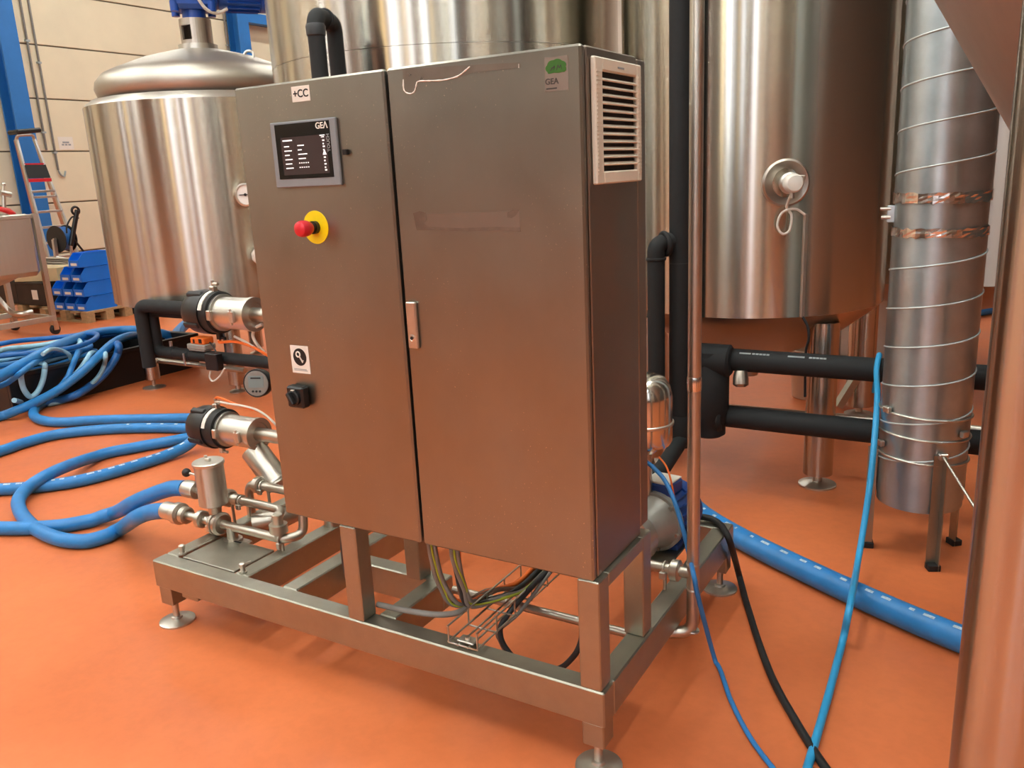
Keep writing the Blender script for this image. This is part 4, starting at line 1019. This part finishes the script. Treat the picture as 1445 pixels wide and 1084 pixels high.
MB().lathe((xv2, 1.80, ze2-.07), Z, [(.0385, 0), (.044, .004), (.044, .012), (.0385, .014)], 28).ring((xv2+.03, 1.83, ze2+.0), Vector((.6, .7, .1)), .045, .012, 28, 8).build('elbow_ring', 'foam_black', t)
# dark insulated valve block at the junction
bc = at(1003, 555, 1, 1.96)
t = thing('insulated_fitting', 'bulky black insulated valve block joining the horizontal pipes', 'fitting', (bc.x, 1.97, zh2-.1), 'black insulated pipes')
MB().lathe((bc.x-.01, 1.97, zh2-.09), Z, [(.06, 0), (.075, .01), (.075, .06), (.088, .08), (.088, zh1-zh2+.02), (.07, zh1-zh2+.06), (.07, zh1-zh2+.13)], 26).build('body', 'foam_black', t)
MB().lathe((bc.x-.12, 1.97, zh1), X, [(.065, 0), (.072, .01), (.072, .2), (.06, .21)], 24).build('sleeve', 'foam_black', t)
MB().lathe((bc.x-.12, 1.97, zh2), X, [(.065, 0), (.072, .01), (.072, .17), (.06, .18)], 24).build('sleeve', 'foam_black', t)
pz = at(1040, 521, 1, 1.9)
MB().lathe(Vector((pz.x, 1.96, zh1-.04)), Vector((.1, -.3, -1)), [(.028, 0), (.034, .03), (.034, .06), (.02, .07)], 16).build('drain_cap', 'dish_steel', t)
dA, dB = at(965, 615, 1, 1.9), at(930, 668, 1, 1.6)
tag(MB().tube(fillet([(xv1, yv, .36), dA, dB, dB+Vector((-.25, -.2, -.06))], .05), .036, 20).build('insulated_pipe', 'foam_black'), 'short slanting black pipe dropping from the tall insulated pipe', 'pipe', 'black insulated pipes')

# insulated U bend above the cabinet
u1 = polar(-42.4, 3.85); u2 = polar(-41.25, 4.05)
zu = zat(450, 24, 3.9)
t = thing('insulated_pipe', 'black insulated U-bend pipe rising above the cabinet top', 'pipe', (u1.x, u1.y, 0), 'black insulated pipes')
zf = 0.0
MB().tube(fillet([(u1.x, u1.y, zf), (u1.x, u1.y, zu), (u2.x, u2.y, zu), (u2.x, u2.y, zf)], .055, 8), .036, 24).build('insulation', 'foam_black', t)
ud = Vector((u2.x-u1.x, u2.y-u1.y, 0)).normalized()
MB().lathe((u1.x, u1.y, zu-.085), Z, [(.0365, 0), (.04, .004), (.042, .04), (.037, .05)], 24).build('elbow_sleeve', 'cable_dark', t)
MB().ring((Vector((u1.x, u1.y, zu))+Vector((u2.x, u2.y, zu)))/2, ud, .038, .007, 28, 8).build('elbow_ring', 'foam_black', t)

# ================================================================== INSULATED PIPES AT THE DOMED TANK
yl = 2.12
def al(px, py, y=None): return at(px, py, 1, yl if y is None else y)
t = thing('insulated_pipe', 'black insulated pipe bending down at the domed tank', 'pipe', tuple(al(214, 520)), 'black insulated pipes')
a, b_, c_ = al(345, 440), al(198, 436), al(214, 518)
b_.z = a.z; c_.x = b_.x+.0
MB().tube(fillet([a, b_, c_], .075, 8), .047, 22).build('insulation', 'foam_black', t)
t = thing('insulated_pipe', 'black insulated pipe dropping behind the bent one at the domed tank', 'pipe', tuple(al(217, 494)), 'black insulated pipes')
za_ = a.z-.052; a, b_, c_, e_ = al(340, 432, 2.2), al(213, 432, 2.2), al(216, 494, 2.22), al(400, 516)
a.z = b_.z = za_; c_.x = b_.x; e_.z = c_.z; e_.y = 2.2; c_.y = 2.2
MB().tube(fillet([a, b_, Vector((b_.x, 2.2, (b_.z+c_.z)/2)), c_, e_], .06, 6), .042, 22).build('insulation', 'foam_black', t)
for px in (241, 268): MB().lathe((xat(px, 500, 2.2), 2.2, c_.z), X, [(.043, 0), (.049, .006), (.049, .05 if px == 241 else .02), (.043, .06 if px == 241 else .026)], 22).build('sleeve', 'foam_black', t)
MB().box((xat(269, 505, 2.2)-.008, 2.14, c_.z-.07), (xat(269, 505, 2.2)+.008, 2.152, c_.z+.02), .002).build('pipe_clip', 'bright_steel', t)
q = al(241, 486, 2.2); MB().cyl((q.x, 2.2, c_.z+.04), (q.x, 2.2, c_.z+.085), .012, n=10).build('screw_plug', 'bright_steel', t)
# stand
fp = at(218, 547, 2, 0)
t = thing('pipe_stand', 'steel pipe stand on a round foot below the bent insulated pipe', 'stand', (fp.x, fp.y, 0))
MB().cyl((fp.x, fp.y, .07), (fp.x, fp.y, .22), .055, n=24).build('post', 'leg_steel', t)
MB().cyl((fp.x, fp.y, .01), (fp.x, fp.y, .07), .014, n=12).build('foot_stem', 'pipe_steel', t)
MB().lathe((fp.x, fp.y, 0), Z, [(.085, 0), (.085, .006), (.05, .012), (.014, .016)], 24).build('foot_disc', 'bright_steel', t)
MB().cyl((fp.x, fp.y+.06, .205), (al(300, 519).x, fp.y+.06, .2), .02, n=14).build('cross_rail', 'pipe_steel', t)
# position sensor box on the lower insulated pipe
sp = at(285, 489, 1, 2.2); sp.z = c_.z+.042
t = thing('sensor_box', 'small orange and grey sensor box on the insulated pipe', 'sensor', tuple(sp))
MB().box(sp+Vector((-.09, -.045, .0)), sp+Vector((.075, .045, .012)), .003).box(sp+Vector((-.1, -.05, .012)), sp+Vector((.09, .05, .05)), .006).build('housing', 'pump_grey', t)
MB().box(sp+Vector((-.06, -.045, .05)), sp+Vector((.08, .045, .095)), .006).build('cover', 'orange_tube', t)
MB().box(sp+Vector((-.03, -.047, .058)), sp+Vector((-.012, -.044, .085))).box(sp+Vector((.03, -.047, .06)), sp+Vector((.06, -.044, .09))).build('window', 'black_plastic', t)
MB().tube(crom([sp+Vector((.09, 0, .06)), sp+Vector((.15, -.02, .03)), sp+Vector((.2, -.03, -.06))], 6), .006, 8).build('cable', 'cable_dark', t)
# small sensor hanging below
hp_ = at(303, 516, 1, 2.12)
t = thing('cable_junction', 'small black junction with looped wires under the insulated pipe', 'junction', (hp_.x, 2.12, hp_.z-.1))
MB().box(hp_+Vector((-.06, -.03, -.03)), hp_+Vector((.06, .03, .09)), .006).build('junction_body', 'black_plastic', t)
MB().tube(crom([at(297, 524, 1, 2.1), at(296, 533, 1, 2.1), at(301, 538, 1, 2.1), at(310, 531, 1, 2.1), at(317, 520, 1, 2.1)], 6), .006, 8).build('wire_loop', 'white_tube', t)
# ================================================================== BLACK HOSE BIN
bx = -5.18; by0, by1, bzt = 1.42, 3.02, .285; bx2 = -6.1
t = thing('hose_bin', 'long black plastic bin heaped with blue hoses', 'bin', ((bx+bx2)/2, (by0+by1)/2, 0))
MB().box((bx-.03, by0, 0), (bx, by1, bzt), .004).box((bx2, by0, 0), (bx2+.03, by1, bzt), .004).box((bx2+.03, by0, 0), (bx-.03, by0+.03, bzt), .004).box((bx2+.03, by1-.03, 0), (bx-.03, by1, bzt), .004).box((bx2+.03, by0+.03, 0), (bx-.03, by1-.03, .02)).build('shell', 'bin_black', t)
MB().box((bx-.01, by0-.015, bzt-.03), (bx+.018, by1+.015, bzt), .004).box((bx2-.018, by0-.015, bzt-.03), (bx2+.01, by1+.015, bzt), .004).box((bx2, by0-.018, bzt-.03), (bx, by0+.01, bzt), .004).box((bx2, by1-.01, bzt-.03), (bx, by1+.018, bzt), .004).build('rim', 'bin_black', t)

# ================================================================== BLUE HOSES, LEFT
rh = .032
GF = 'blue hoses coiled on the floor'
fer = lambda root, a, b_, r: MB().lathe(a, Vector(b_)-Vector(a), [(r, 0), (r*1.02, .004), (r*1.02, (Vector(b_)-Vector(a)).length-.004), (r*.95, (Vector(b_)-Vector(a)).length)], 22).build('ferrule', 'bright_steel', root)
h = hose([Vector((xat(262, 690, y2_), y2_, zp2)), at(240, 690, 1, y2_+.005), at(208, 701, 1, y2_+.01), at(186, 711, 1, y2_+.01), FZ(166, 722, .07), FZ(145, 729, .042), FZ(124, 736, rh), FZ(83, 743, rh), FZ(28, 746, rh), FZ(-40, 744, rh), FZ(-110, 735, rh), FZ(-300, 715, rh)], rh, 'hose_blue', 'upper blue hose joined to the pipe behind the valve cylinder', GF)
fer(h, (xat(263, 690, y2_), y2_, zp2), (xat(278, 693, y2_), y2_, zp2), .034)
h = hose([Vector((xat(236, 721, y1_), y1_, zp)), at(212, 723, 1, y1_), at(192, 731, 1, y1_), FZ(172, 745, .05), FZ(150, 757, rh), FZ(122, 764, rh), FZ(88, 762, rh), FZ(55, 749, rh), FZ(32, 728, rh), FZ(26, 707, rh), FZ(40, 688, rh+.02), FZ(66, 671, rh+.052), FZ(100, 656, rh+.04), FZ(140, 643, rh), FZ(190, 632, rh), FZ(240, 623, rh), FZ(278, 616, rh), FZ(302, 612, rh+.01), FZ(314, 606, rh+.05), FZ(304, 602, rh+.085), FZ(283, 611, rh+.08), FZ(262, 630, rh+.02), FZ(221, 648, rh), FZ(166, 665, rh), FZ(111, 679, rh), FZ(55, 687, rh), FZ(0, 691, rh), FZ(-80, 693, rh), FZ(-280, 680, rh)], rh, 'hose_blue', 'blue hose joined to the pipe below the valve cylinder, doubling back with white print', GF, prints=lambda L: dashes(L-2.35, L-1.0, .05))
fer(h, (xat(234, 721, y1_), y1_, zp), (xat(250, 724, y1_), y1_, zp), .034)
MB().lathe((xat(248, 724, y1_), y1_, zp), X, [(.03, 0), (.042, .006), (.042, .032), (.03, .038)], 24).build('coupling_nut', 'bright_steel', h)
hose([FZ(-280, 690, rh), FZ(-80, 660, rh), FZ(0, 637, rh), FZ(35, 625, rh), FZ(83, 613, rh), FZ(152, 606, rh), FZ(221, 604, rh), FZ(275, 605, rh), FZ(316, 603, rh), FZ(331, 596, rh), FZ(316, 590, rh), FZ(283, 590, rh), FZ(221, 591, rh), FZ(138, 593, rh), FZ(90, 596, rh), FZ(62, 594, rh), FZ(48, 587, rh), FZ(50, 577, rh), FZ(62, 568, rh)], rh, 'hose_blue', 'blue floor hose with a tight hook in front of the hose bin', GF, prints=dashes(1.75, 2.35, .12, .01, .03))
GB = 'hoses heaped in the black bin'
xf = bx+.02+.045
hose([FZ(-60, 605, rh), FZ(0, 588, rh), FZ(22, 580, .06), at(50, 568, 0, xf+.08), at(83, 550, 0, xf+.055), at(116, 525, 0, xf+.055), at(137, 505, 0, xf+.03), at(160, 484, 2, bzt+.05), at(183, 474, 2, bzt+.05), at(205, 474, 2, bzt-.03), at(225, 482, 2, .12)], rh, 'hose_blue', 'thick blue hose rising from the floor over the bin rim', GB)
hose([at(-60, 560, 0, xf+.10), at(0, 531, 0, xf+.06), at(33, 513, 2, bzt+.07), at(66, 495, 2, bzt+.10), at(100, 480, 2, bzt+.09), at(133, 470, 2, bzt+.07), at(166, 466, 2, bzt+.045), at(200, 466, 2, bzt+.03), at(235, 472, 2, bzt-.02), at(262, 484, 2, .15)], rh+.004, 'hose_blue', 'thick blue hose lying along the top of the heap', GB)
hose([at(158, 484, 2, bzt-.02), at(167, 487, 2, bzt+.052), at(166, 499, 0, xf), at(158, 514, 0, xf), at(146, 529, 0, xf), at(130, 543, 0, xf), FZ(108, 557, .06), FZ(83, 565, rh), FZ(50, 572, rh)], rh*.9, 'hose_dark_blue', 'dark blue hose hanging over the bin front to the floor', GB)
hose([at(40, 508, 2, bzt+.02), at(80, 494, 2, bzt+.05), at(120, 480, 2, bzt+.03), at(150, 473, 2, bzt-.0), at(175, 471, 2, bzt-.05)], .024, 'hose_dark_blue', 'medium blue hose under the topmost hose of the heap', GB)
hose([at(120, 500, 2, bzt-.1), at(112, 496, 2, bzt+.03), at(107, 505, 0, xf-.03), at(101, 519, 0, xf-.02), at(95, 533, 0, xf), at(80, 551, 0, xf), FZ(60, 568, .03)], .02, 'hose_blue', 'thin blue hose arching over the bin rim', GB)
hose([at(138, 500, 2, bzt-.08), at(129, 498, 2, bzt+.025), at(122, 508, 0, xf-.025), at(112, 522, 0, xf-.015), at(102, 532, 0, xf), at(90, 545, 0, xf), FZ(70, 566, .03)], .018, 'hose_pale', 'pale hose arching over the bin rim beside the thin blue one', GB)
hose([at(146, 497, 2, bzt-.05), at(149, 500, 2, bzt+.02), at(147, 515, 0, xf+.005), at(140, 530, 0, xf+.01), at(126, 545, 0, xf+.015), at(110, 557, 0, xf+.03), FZ(90, 566, .02), FZ(66, 571, .02), FZ(40, 570, .02), at(20, 565, 0, xf+.1)], .017, 'hose_pale', 'pale hose sweeping down the bin front onto the floor', GB)
hose([at(50, 512, 2, bzt-.06), at(62, 514, 2, bzt+.02), at(63, 522, 0, xf-.02), at(60, 538, 0, xf-.01), at(53, 553, 0, xf), at(43, 560, 0, xf), at(34, 550, 0, xf), at(30, 535, 0, xf), at(31, 524, 0, xf), at(40, 512, 2, bzt+.03)], .019, 'hose_pale', 'pale hose hanging in a loop from the bin rim', GB)
hose([at(100, 508, 2, bzt-.03), at(92, 500, 2, bzt+.02), at(75, 500, 2, bzt+.05), at(55, 508, 2, bzt+.06), at(35, 522, 2, bzt+.05), at(15, 537, 0, xf), at(0, 545, 0, xf), at(-40, 560, 0, xf+.05)], .02, 'hose_blue', 'thin blue hose running off the heap past the pale loop', GB)
for k, (a0, r_, mt_, lb) in enumerate(((0, .40, 'hose_blue', 'blue'), (1.0, .34, 'hose_pale', 'pale'), (2.1, .37, 'hose_blue', 'blue'), (3.0, .30, 'hose_pale', 'pale'), (4.1, .43, 'hose_dark_blue', 'dark blue'))):
    P = []
    for i in range(15):
        a = a0+2*math.pi*i/13; P.append(Vector((bx-.42+r_*.78*math.cos(a), by0+.48+r_*math.sin(a)*1.05, bzt-.02+.028*k+.012*math.sin(3*a+k))))
    hose(P, .019, mt_, '%s hose coil %s in the heap over the black bin' % (lb, ('lying lowest', 'lying second', 'lying third', 'lying fourth', 'lying uppermost')[k]), GB, 'hose_coil', 6)
hose([at(60, 500, 2, bzt+.14), at(72, 493, 2, bzt+.15), at(85, 494, 2, bzt+.1), at(97, 500, 2, bzt+.05), at(100, 508, 2, bzt+.0)], .014, 'hose_pale', 'short pale hose end curling on top of the heap', GB)
hose([at(232, 490, 2, .12), at(240, 482, 2, .2), at(250, 470, 2, .24), at(262, 458, 2, .26), at(275, 452, 2, .2)], .045, 'hose_blue', 'thick blue hose end inside the bin behind the insulated pipe', GB)

# ================================================================== BACKGROUND BY THE PANEL WALL
# wheeled vat
qx, qy = -8.18, 3.60
t = thing('wheeled_vat', 'steel vat on a wheeled frame near the panel wall', 'vat', (-8.62, 3.0, 0))
s_ = .84; x0, x1, y0, y1 = qx-s_, qx, qy-s_, qy
cxm, cym = (x0+x1)/2, (y0+y1)/2
zf0, zf1 = .15, .21
for a, b_ in (((x1-.05, y0), (x1, y1)), ((x0, y0), (x0+.05, y1)), ((x0+.05, y0), (x1-.05, y0+.05)), ((x0+.05, y1-.05), (x1-.05, y1))):
    MB().box((a[0], a[1], zf0), (b_[0], b_[1], zf1), .004).build('base_rail', 'tank_steel_dull', t)
zv0, zv1 = at(30, 393, 0, x1).z, at(20, 303, 0, x1).z
for (x, y) in ((x1-.026, y1-.026), (x0+.026, y1-.026), (x1-.026, y0+.026), (x0+.026, y0+.026)):
    MB().bar((x, y, zf1), (x, y, zv1), .05, .05).build('leg', 'tank_steel_dull', t)
    cs_ = MB().box((x-.03, y-.025, .10), (x+.03, y+.025, zf0)).box((x-.035, y-.028, .05), (x-.029, y+.028, .12)).box((x+.029, y-.028, .05), (x+.035, y+.028, .12)).build('caster_fork', 'bright_steel', t)
    MB().lathe((x-.02, y, .055), X, [(.045, 0), (.055, .006), (.055, .034), (.045, .04)], 20).build('wheel', 'black_rubber', cs_)
MB().obox((cxm, cym, (zv0+zv1)/2), (X, Y, Z), (.385, .385, (zv1-zv0)/2), .05).box((cxm-.392, cym-.392, zv1-.05), (cxm+.392, cym+.392, zv1-.01), .004).build('vat_body', 'tank_steel_dull', t)
MB().lathe((cxm, cym, zv0), Z, [(.05, -.1), (.2, -.05), (.34, .01)], 32).build('vat_bottom', 'tank_steel_dull', t)
MB().tube(crom([(cxm, cym, zv0-.1), (cxm+.1, cym+.1, .30), (x1-.12, y1-.32, .27), (x1-.1, y1-.2, .27)], 6), .03, 12).build('outlet_valve', 'bright_steel', t)
MB().lathe((cxm+.1, cym+.0, zv1-.02), Z, [(.25, 0), (.26, .03), (.2, .06), (.05, .09)], 32).build('lid', 'tank_steel_dull', t)
tp = at(8, 285, 0, cxm+.2)
vt = MB(); q0 = at(6, 300, 0, cxm+.2); vt.cyl(q0, at(5, 272, 0, cxm+.2), .02, n=10).cyl(at(0, 272, 0, cxm+.2), at(15, 275, 0, cxm+.2), .03, n=12).cyl(at(4, 272, 0, cxm+.2), at(5, 261, 0, cxm+.2), .01, n=8).sphere(at(5, 260, 0, cxm+.2), .022)
vt.build('top_valve', 'bright_steel', t)
MB().lathe(at(4, 299, 0, cxm+.2), Vector((.1, .9, -.25)), [(.03, -.1), (.05, -.06), (.05, .06), (.02, .12)], 16).build('red_cap', 'clear_red', t)

# pallets and goods
def pallet(x1, y0, lx, ly, label):
    t = thing('wooden_pallet', label, 'pallet', (x1-lx/2, y0+ly/2, 0), 'wooden pallets')
    for yy in (y0, y0+ly/2-.05, y0+ly-.1):
        MB().box((x1-lx, yy, 0), (x1, yy+.1, .02)).build('runner', 'wood', t)
        for xx in (x1-lx, x1-lx/2-.06, x1-.12): MB().box((xx, yy, .02), (xx+.12, yy+.1, .11)).build('block', 'wood', t)
    n_ = 5
    for k in range(n_):
        xx = x1-lx+(lx-.11)*k/(n_-1); MB().box((xx, y0, .11), (xx+.11, y0+ly, .132)).build('plank', 'wood', t)
    return t
N = at(124.5, 456.6, 2, 0)
ply = max(.6, at(173, 444.7, 0, N.x).y-N.y)
plx = .95
pallet(N.x, N.y, plx, ply, 'wooden pallet under the stacked blue bins')
pz_ = .132
bin_len = ply-.04; by = N.y+.05
b0 = None; bw, bh = .205, .172
bin_l = at(156, 430, 0, N.x-.05).y-by
bin_l = min(max(bin_l, .4), .62)
names = ('bottom', 'second', 'third', 'top')
def bin_at(x1, y0, z, label, parent_first):
    t = thing('storage_bin', label, 'storage bin', (x1-bw/2, y0+bin_l/2, z), 'blue storage bins stacked on the pallet')
    if parent_first is None:
        mb = MB(); th = .006; x0 = x1-bw+.004; xx1 = x1-.004; H = bh-.006
        mb.box((x0, y0, z), (xx1, y0+bin_l, z+th)); mb.box((x0, y0+bin_l-th, z+th), (xx1, y0+bin_l, z+H))
        for xs_ in (x0, xx1-th):
            mb.prism([(xs_, y0, z+th), (xs_, y0, z+H*.5), (xs_, y0+.07, z+H), (xs_, y0+bin_l, z+H), (xs_, y0+bin_l, z+th)], (th, 0, 0))
        mb.box((x0, y0, z+th), (xx1, y0+th, z+H*.5))
        mb.box((xx1, y0+.07, z+H-.012), (xx1+.006, y0+bin_l, z+H)).box((x0-.006, y0+.07, z+H-.012), (x0, y0+bin_l, z+H)).box((x0, y0+.10, z+H-.01), (xx1, y0+.125, z+H))
        mb.build('bin_shell', 'bin_blue', t)
        MB().box((x0+.04, y0-.003, z+.02), (xx1-.04, y0, z+.05)).build('label_holder', 'label_white', t)
    else:
        for ch in parent_first.children:
            c = ch.copy(); COL.objects.link(c); c.parent = t
    return t
first = None
for ci, cnt in enumerate((4, 3, 2)):
    for k in range(cnt):
        colname = ('tallest bin stack', 'middle bin stack', 'lowest bin stack')[ci]
        b = bin_at(N.x-.06-ci*(bw+.012), by, pz_+k*bh, 'blue open-front storage bin, %s of the %s on the pallet' % (names[k], colname), first)
        if first is None: first = b
tag(MB().lathe((N.x-.06-bw*1.5-.012, by+.12, pz_+3*bh-.0), Vector((0, .3, 1)), [(.05, 0), (.055, .02), (.05, .06), (.03, .075)], 9).build('plastic_bundle', 'wrap_white'), 'crumpled white plastic on the middle bin stack', 'packaging')
# second pallet with mixed goods
P2 = (N.x-1.05, N.y+.15)
pallet(P2[0], P2[1], 1.2, .9, 'wooden pallet carrying the black crate and cardboard box')
t = thing('black_crate', 'black plastic crate with a white label beside the blue bins', 'crate', (P2[0]-.35, P2[1]+.3, pz_))
MB().box((P2[0]-.65, P2[1]+.02, pz_), (P2[0]-.02, P2[1]+.5, pz_+.30), .01).build('crate_body', 'bin_black', t)
MB().box((P2[0]-.67, P2[1], pz_+.27), (P2[0], P2[1]+.52, pz_+.30), .006).build('crate_rim', 'bin_black', t)
MB().box((P2[0]-.30, P2[1]+.015, pz_+.08), (P2[0]-.18, P2[1]+.02, pz_+.2)).build('label', 'label_white', t)
t = thing('cardboard_box', 'pale cardboard box lying on the black crate', 'box', (P2[0]-.35, P2[1]+.3, pz_+.30))
MB().obox((P2[0]-.30, P2[1]+.26, pz_+.385), (Vector((.95, .3, 0)), Vector((-.3, .95, 0)), Z), (.33, .2, .083), .004).build('carton', 'cardboard', t)
MB().obox((P2[0]-.30, P2[1]+.26, pz_+.469), (Vector((.95, .3, 0)), Vector((-.3, .95, 0)), Z), (.33, .02, .001)).build('tape_strip', 'beige_plastic', t)
for k in range(7):
    o = Vector((P2[0]-.55+.02*k, P2[1]+.66+.02*(k % 3), pz_+.42+.028*(k//2)))
    tag(MB().cyl(o+Vector((-.5, -.08, .03)), o+Vector((.5, .1+.01*k, -.02)), .016, n=10).build('metal_rod', 'aluminium'), 'grey metal rod in the bundle behind the cardboard box', 'rod', 'bundle of metal rods')
t = thing('black_crate', 'large dark crate behind the wheeled vat', 'crate', (P2[0]-.95, P2[1]+.5, pz_))
MB().box((P2[0]-1.15, P2[1]+.05, pz_), (P2[0]-.7, P2[1]+.55, pz_+.42), .01).build('crate_body', 'bin_black', t)
MB().box((P2[0]-1.16, P2[1]+.04, pz_+.39), (P2[0]-.69, P2[1]+.56, pz_+.42), .006).build('crate_rim', 'bin_black', t)
t = thing('cardboard_box', 'larger cardboard box behind the blue bins', 'box', (P2[0]+.1, P2[1]+.9, 0))
MB().box((P2[0]-.35, P2[1]+.95, 0), (P2[0]+.25, P2[1]+1.35, .62), .004).build('carton', 'cardboard', t)
MB().box((P2[0]-.35, P2[1]+1.13, .62), (P2[0]+.25, P2[1]+1.17, .621)).build('tape_strip', 'beige_plastic', t)
# dark crates behind the bins
t = thing('black_crate', 'dark slatted crate standing behind the blue bins', 'crate', (N.x-.3, N.y+ply+.3, 0))
for k in range(6): MB().box((N.x-.62, N.y+ply+.06, .0+.125*k), (N.x-.02, N.y+ply+.5, .115+.125*k), .006).build('slat_layer', 'bin_black', t)
# folding ladder
xl_ = -12.3
def lad(px, py, dx=0): return at(px, py, 0, xl_+dx)
t = thing('step_ladder', 'aluminium step ladder with a black top, leaning before the blue column', 'ladder', (xl_, lad(60, 330).y, 0))
def rail(p, q, dx0, dx1, nm, mat='aluminium', wd=.05):
    a, b_ = lad(p[0], p[1], dx0), lad(q[0], q[1], dx1); d = (b_-a); e = a+d*((0.0-a.z)/d.z)
    MB().bar(a, e, wd, .03).build(nm, mat, t); return a, e
rl = rail((23, 196), (62, 340), 0, .25, 'rail'); rr2 = rail((48, 196), (99, 330), 0, .25, 'rail')
rail((22, 198), (58, 340), -.12, -.6, 'rear_rail'); rail((50, 200), (93, 330), -.12, -.6, 'rear_rail')
a, b_ = lad(17, 187), lad(52, 184)
MB().bar(a, b_, .28, .07, .02).build('top_cap', 'black_plastic', t)
MB().tube(fillet([rl[0], lad(25, 191, .1), lad(46, 190, .1), rr2[0]], .06), .022, 10).build('top_hoop', 'aluminium', t)
def on(l, z): return l[0]+(l[1]-l[0])*((z-l[0].z)/(l[1].z-l[0].z))
for px, py in ((36, 232),): 
    z = lad(px, py).z; MB().bar(on(rl, z), on(rr2, z), .05, .025).build('cross_strip', 'red', t)
zA, zB = lad(45, 233).z, lad(45, 252).z
P = [on(rl, zA), on(rr2, zA), on(rr2, zB), on(rl, zB)]
MB().prism([p+Vector((.03, 0, 0)) for p in P], (.02, 0, 0)).build('tool_pouch', 'black_plastic', t)
MB().bar(on(rl, zB-.03)+Vector((.03, 0, 0)), on(rr2, zB-.03)+Vector((.03, 0, 0)), .05, .05).build('cross_strip', 'red', t)
for py in (270, 278, 299, 321, 343, 364, 385):
    z = lad(60, py, .15).z
    if z > .1: MB().bar(on(rl, z), on(rr2, z), .09, .035, .004).build('tread', 'aluminium', t)
# hose reel with pressure washer
rc = at(87, 337, 0, -11.2)
t = thing('hose_reel', 'black hose reel wound with blue hose, before the ladder', 'hose reel', (rc.x, rc.y, 0))
ra = Vector((.55, .83, 0)).normalized(); ra = Vector((-.15, .99, 0)).normalized()
for s in (-.09, .10): MB().lathe(rc+ra*s-ra*.006, ra, [(.19, 0), (.195, .004), (.195, .010), (.19, .014)], 32).build('flange', 'black_plastic', t)
MB().lathe(rc-ra*.085, ra, [(.148, 0), (.148, .18)], 28).build('core', 'black_plastic', t)
hx = [rc-ra*.075+ra*(.16*i/140)+(Z*math.cos(2*math.pi*i/20)+ra.cross(Z)*math.sin(2*math.pi*i/20))*.16 for i in range(141)]
MB().tube(hx, .013, 8).build('wound_hose', 'hose_dark_blue', t)
MB().cyl(rc-ra*.14, rc+ra*.14, .02, n=12).build('axle', 'bright_steel', t)
MB().bar(rc-ra*.13, Vector((rc.x, rc.y, 0))-ra*.17, .05, .05).bar(rc+ra*.13, Vector((rc.x, rc.y, 0))+ra*.17, .05, .05).build('stand', 'aluminium', t)
MB().bar(Vector((rc.x, rc.y, .02))-ra*.22+Y*.15, Vector((rc.x, rc.y, .02))-ra*.22-Y*.2, .05, .04).bar(Vector((rc.x, rc.y, .02))+ra*.22+Y*.15, Vector((rc.x, rc.y, .02))+ra*.22-Y*.2, .05, .04).build('stand_foot', 'aluminium', t)
la, lb2 = at(100, 347, 0, -11.0), at(109, 296, 0, -11.0)
t = thing('spray_lance', 'black spray lance with a looped grip standing beside the hose reel', 'spray lance', (la.x, la.y, 0))
MB().bar(Vector((la.x, la.y-.04, .0)), la, .03, .03).build('holder_post', 'aluminium', t)
MB().bar(la, lb2, .05, .06, .01).build('lance_body', 'black_plastic', t)
MB().ring(at(106.5, 297.5, 0, -11.0), X, .055, .018, 20, 8).build('grip_loop', 'black_plastic', t)
MB().tube(crom([lb2-Z*.12, lb2+Vector((0, -.1, -.1)), lb2+Vector((0, -.2, -.22)), lb2+Vector((0, -.22, -.32))], 6), .012, 8).build('hose_tail', 'black_rubber', t)
MB().cyl(at(105, 339, 0, -11.0), at(118, 355, 0, -11.0), .016, n=8).build('nozzle_tube', 'black_plastic', t)
wb = at(80, 366, 0, -11.0)
t = thing('spray_bottle', 'white plastic canister below the hose reel', 'canister', (wb.x, wb.y, 0))
MB().lathe((wb.x, wb.y, 0), Z, [(.11, 0), (.12, .02), (.12, wb.z-.14), (.09, wb.z-.06), (.04, wb.z-.02), (.04, wb.z+.02)], 24).build('canister_body', 'wrap_white', t)
MB().tube([(wb.x, wb.y, wb.z+.02), (wb.x+.1, wb.y+.1, wb.z-.02), (wb.x+.25, wb.y+.16, wb.z-.22)], .03, 10).build('spout', 'label_white', t)

# ================================================================== BACKGROUND RIGHT
pl = at(1130, 564, 2, 0)
t = thing('plastic_bucket', 'beige bucket standing beyond the insulated pipes', 'bucket', (pl.x, pl.y+.1, 0))
MB().lathe((pl.x+.03, pl.y+.1, 0), Z, [(.10, 0), (.105, .004), (.125, .30), (.132, .30), (.132, .315), (.12, .315), (.1, .02)], 32).build('bucket_body', 'beige_plastic', t)
MB().lathe((pl.x+.03, pl.y+.1, 0), Z, [(.1262, .25), (.131, .252), (.131, .262), (.1266, .264)], 32).build('bucket_ring', 'beige_plastic', t)
hose([at(1215, 478, 2, .05), at(1245, 470, 2, .05), at(1300, 455, 2, .05), at(1392, 437, 2, .05), at(1470, 425, 2, .05)], .05, 'hose_blue', 'blue hose lying far behind the spiral duct', None)
bq = at(1192, 503, 2, 0)
t = thing('white_crate', 'pale crate far behind the tank leg', 'crate', (bq.x, bq.y, 0))
MB().box((bq.x-.5, bq.y, 0), (bq.x+.6, bq.y+.7, .5), .01).build('crate_body', 'label_white', t)
MB().box((bq.x-.52, bq.y-.02, .44), (bq.x+.62, bq.y+.72, .5), .01).build('crate_rim', 'wall_plain', t)
for o in bpy.data.objects:
    if '_w' in o: del o['_w']
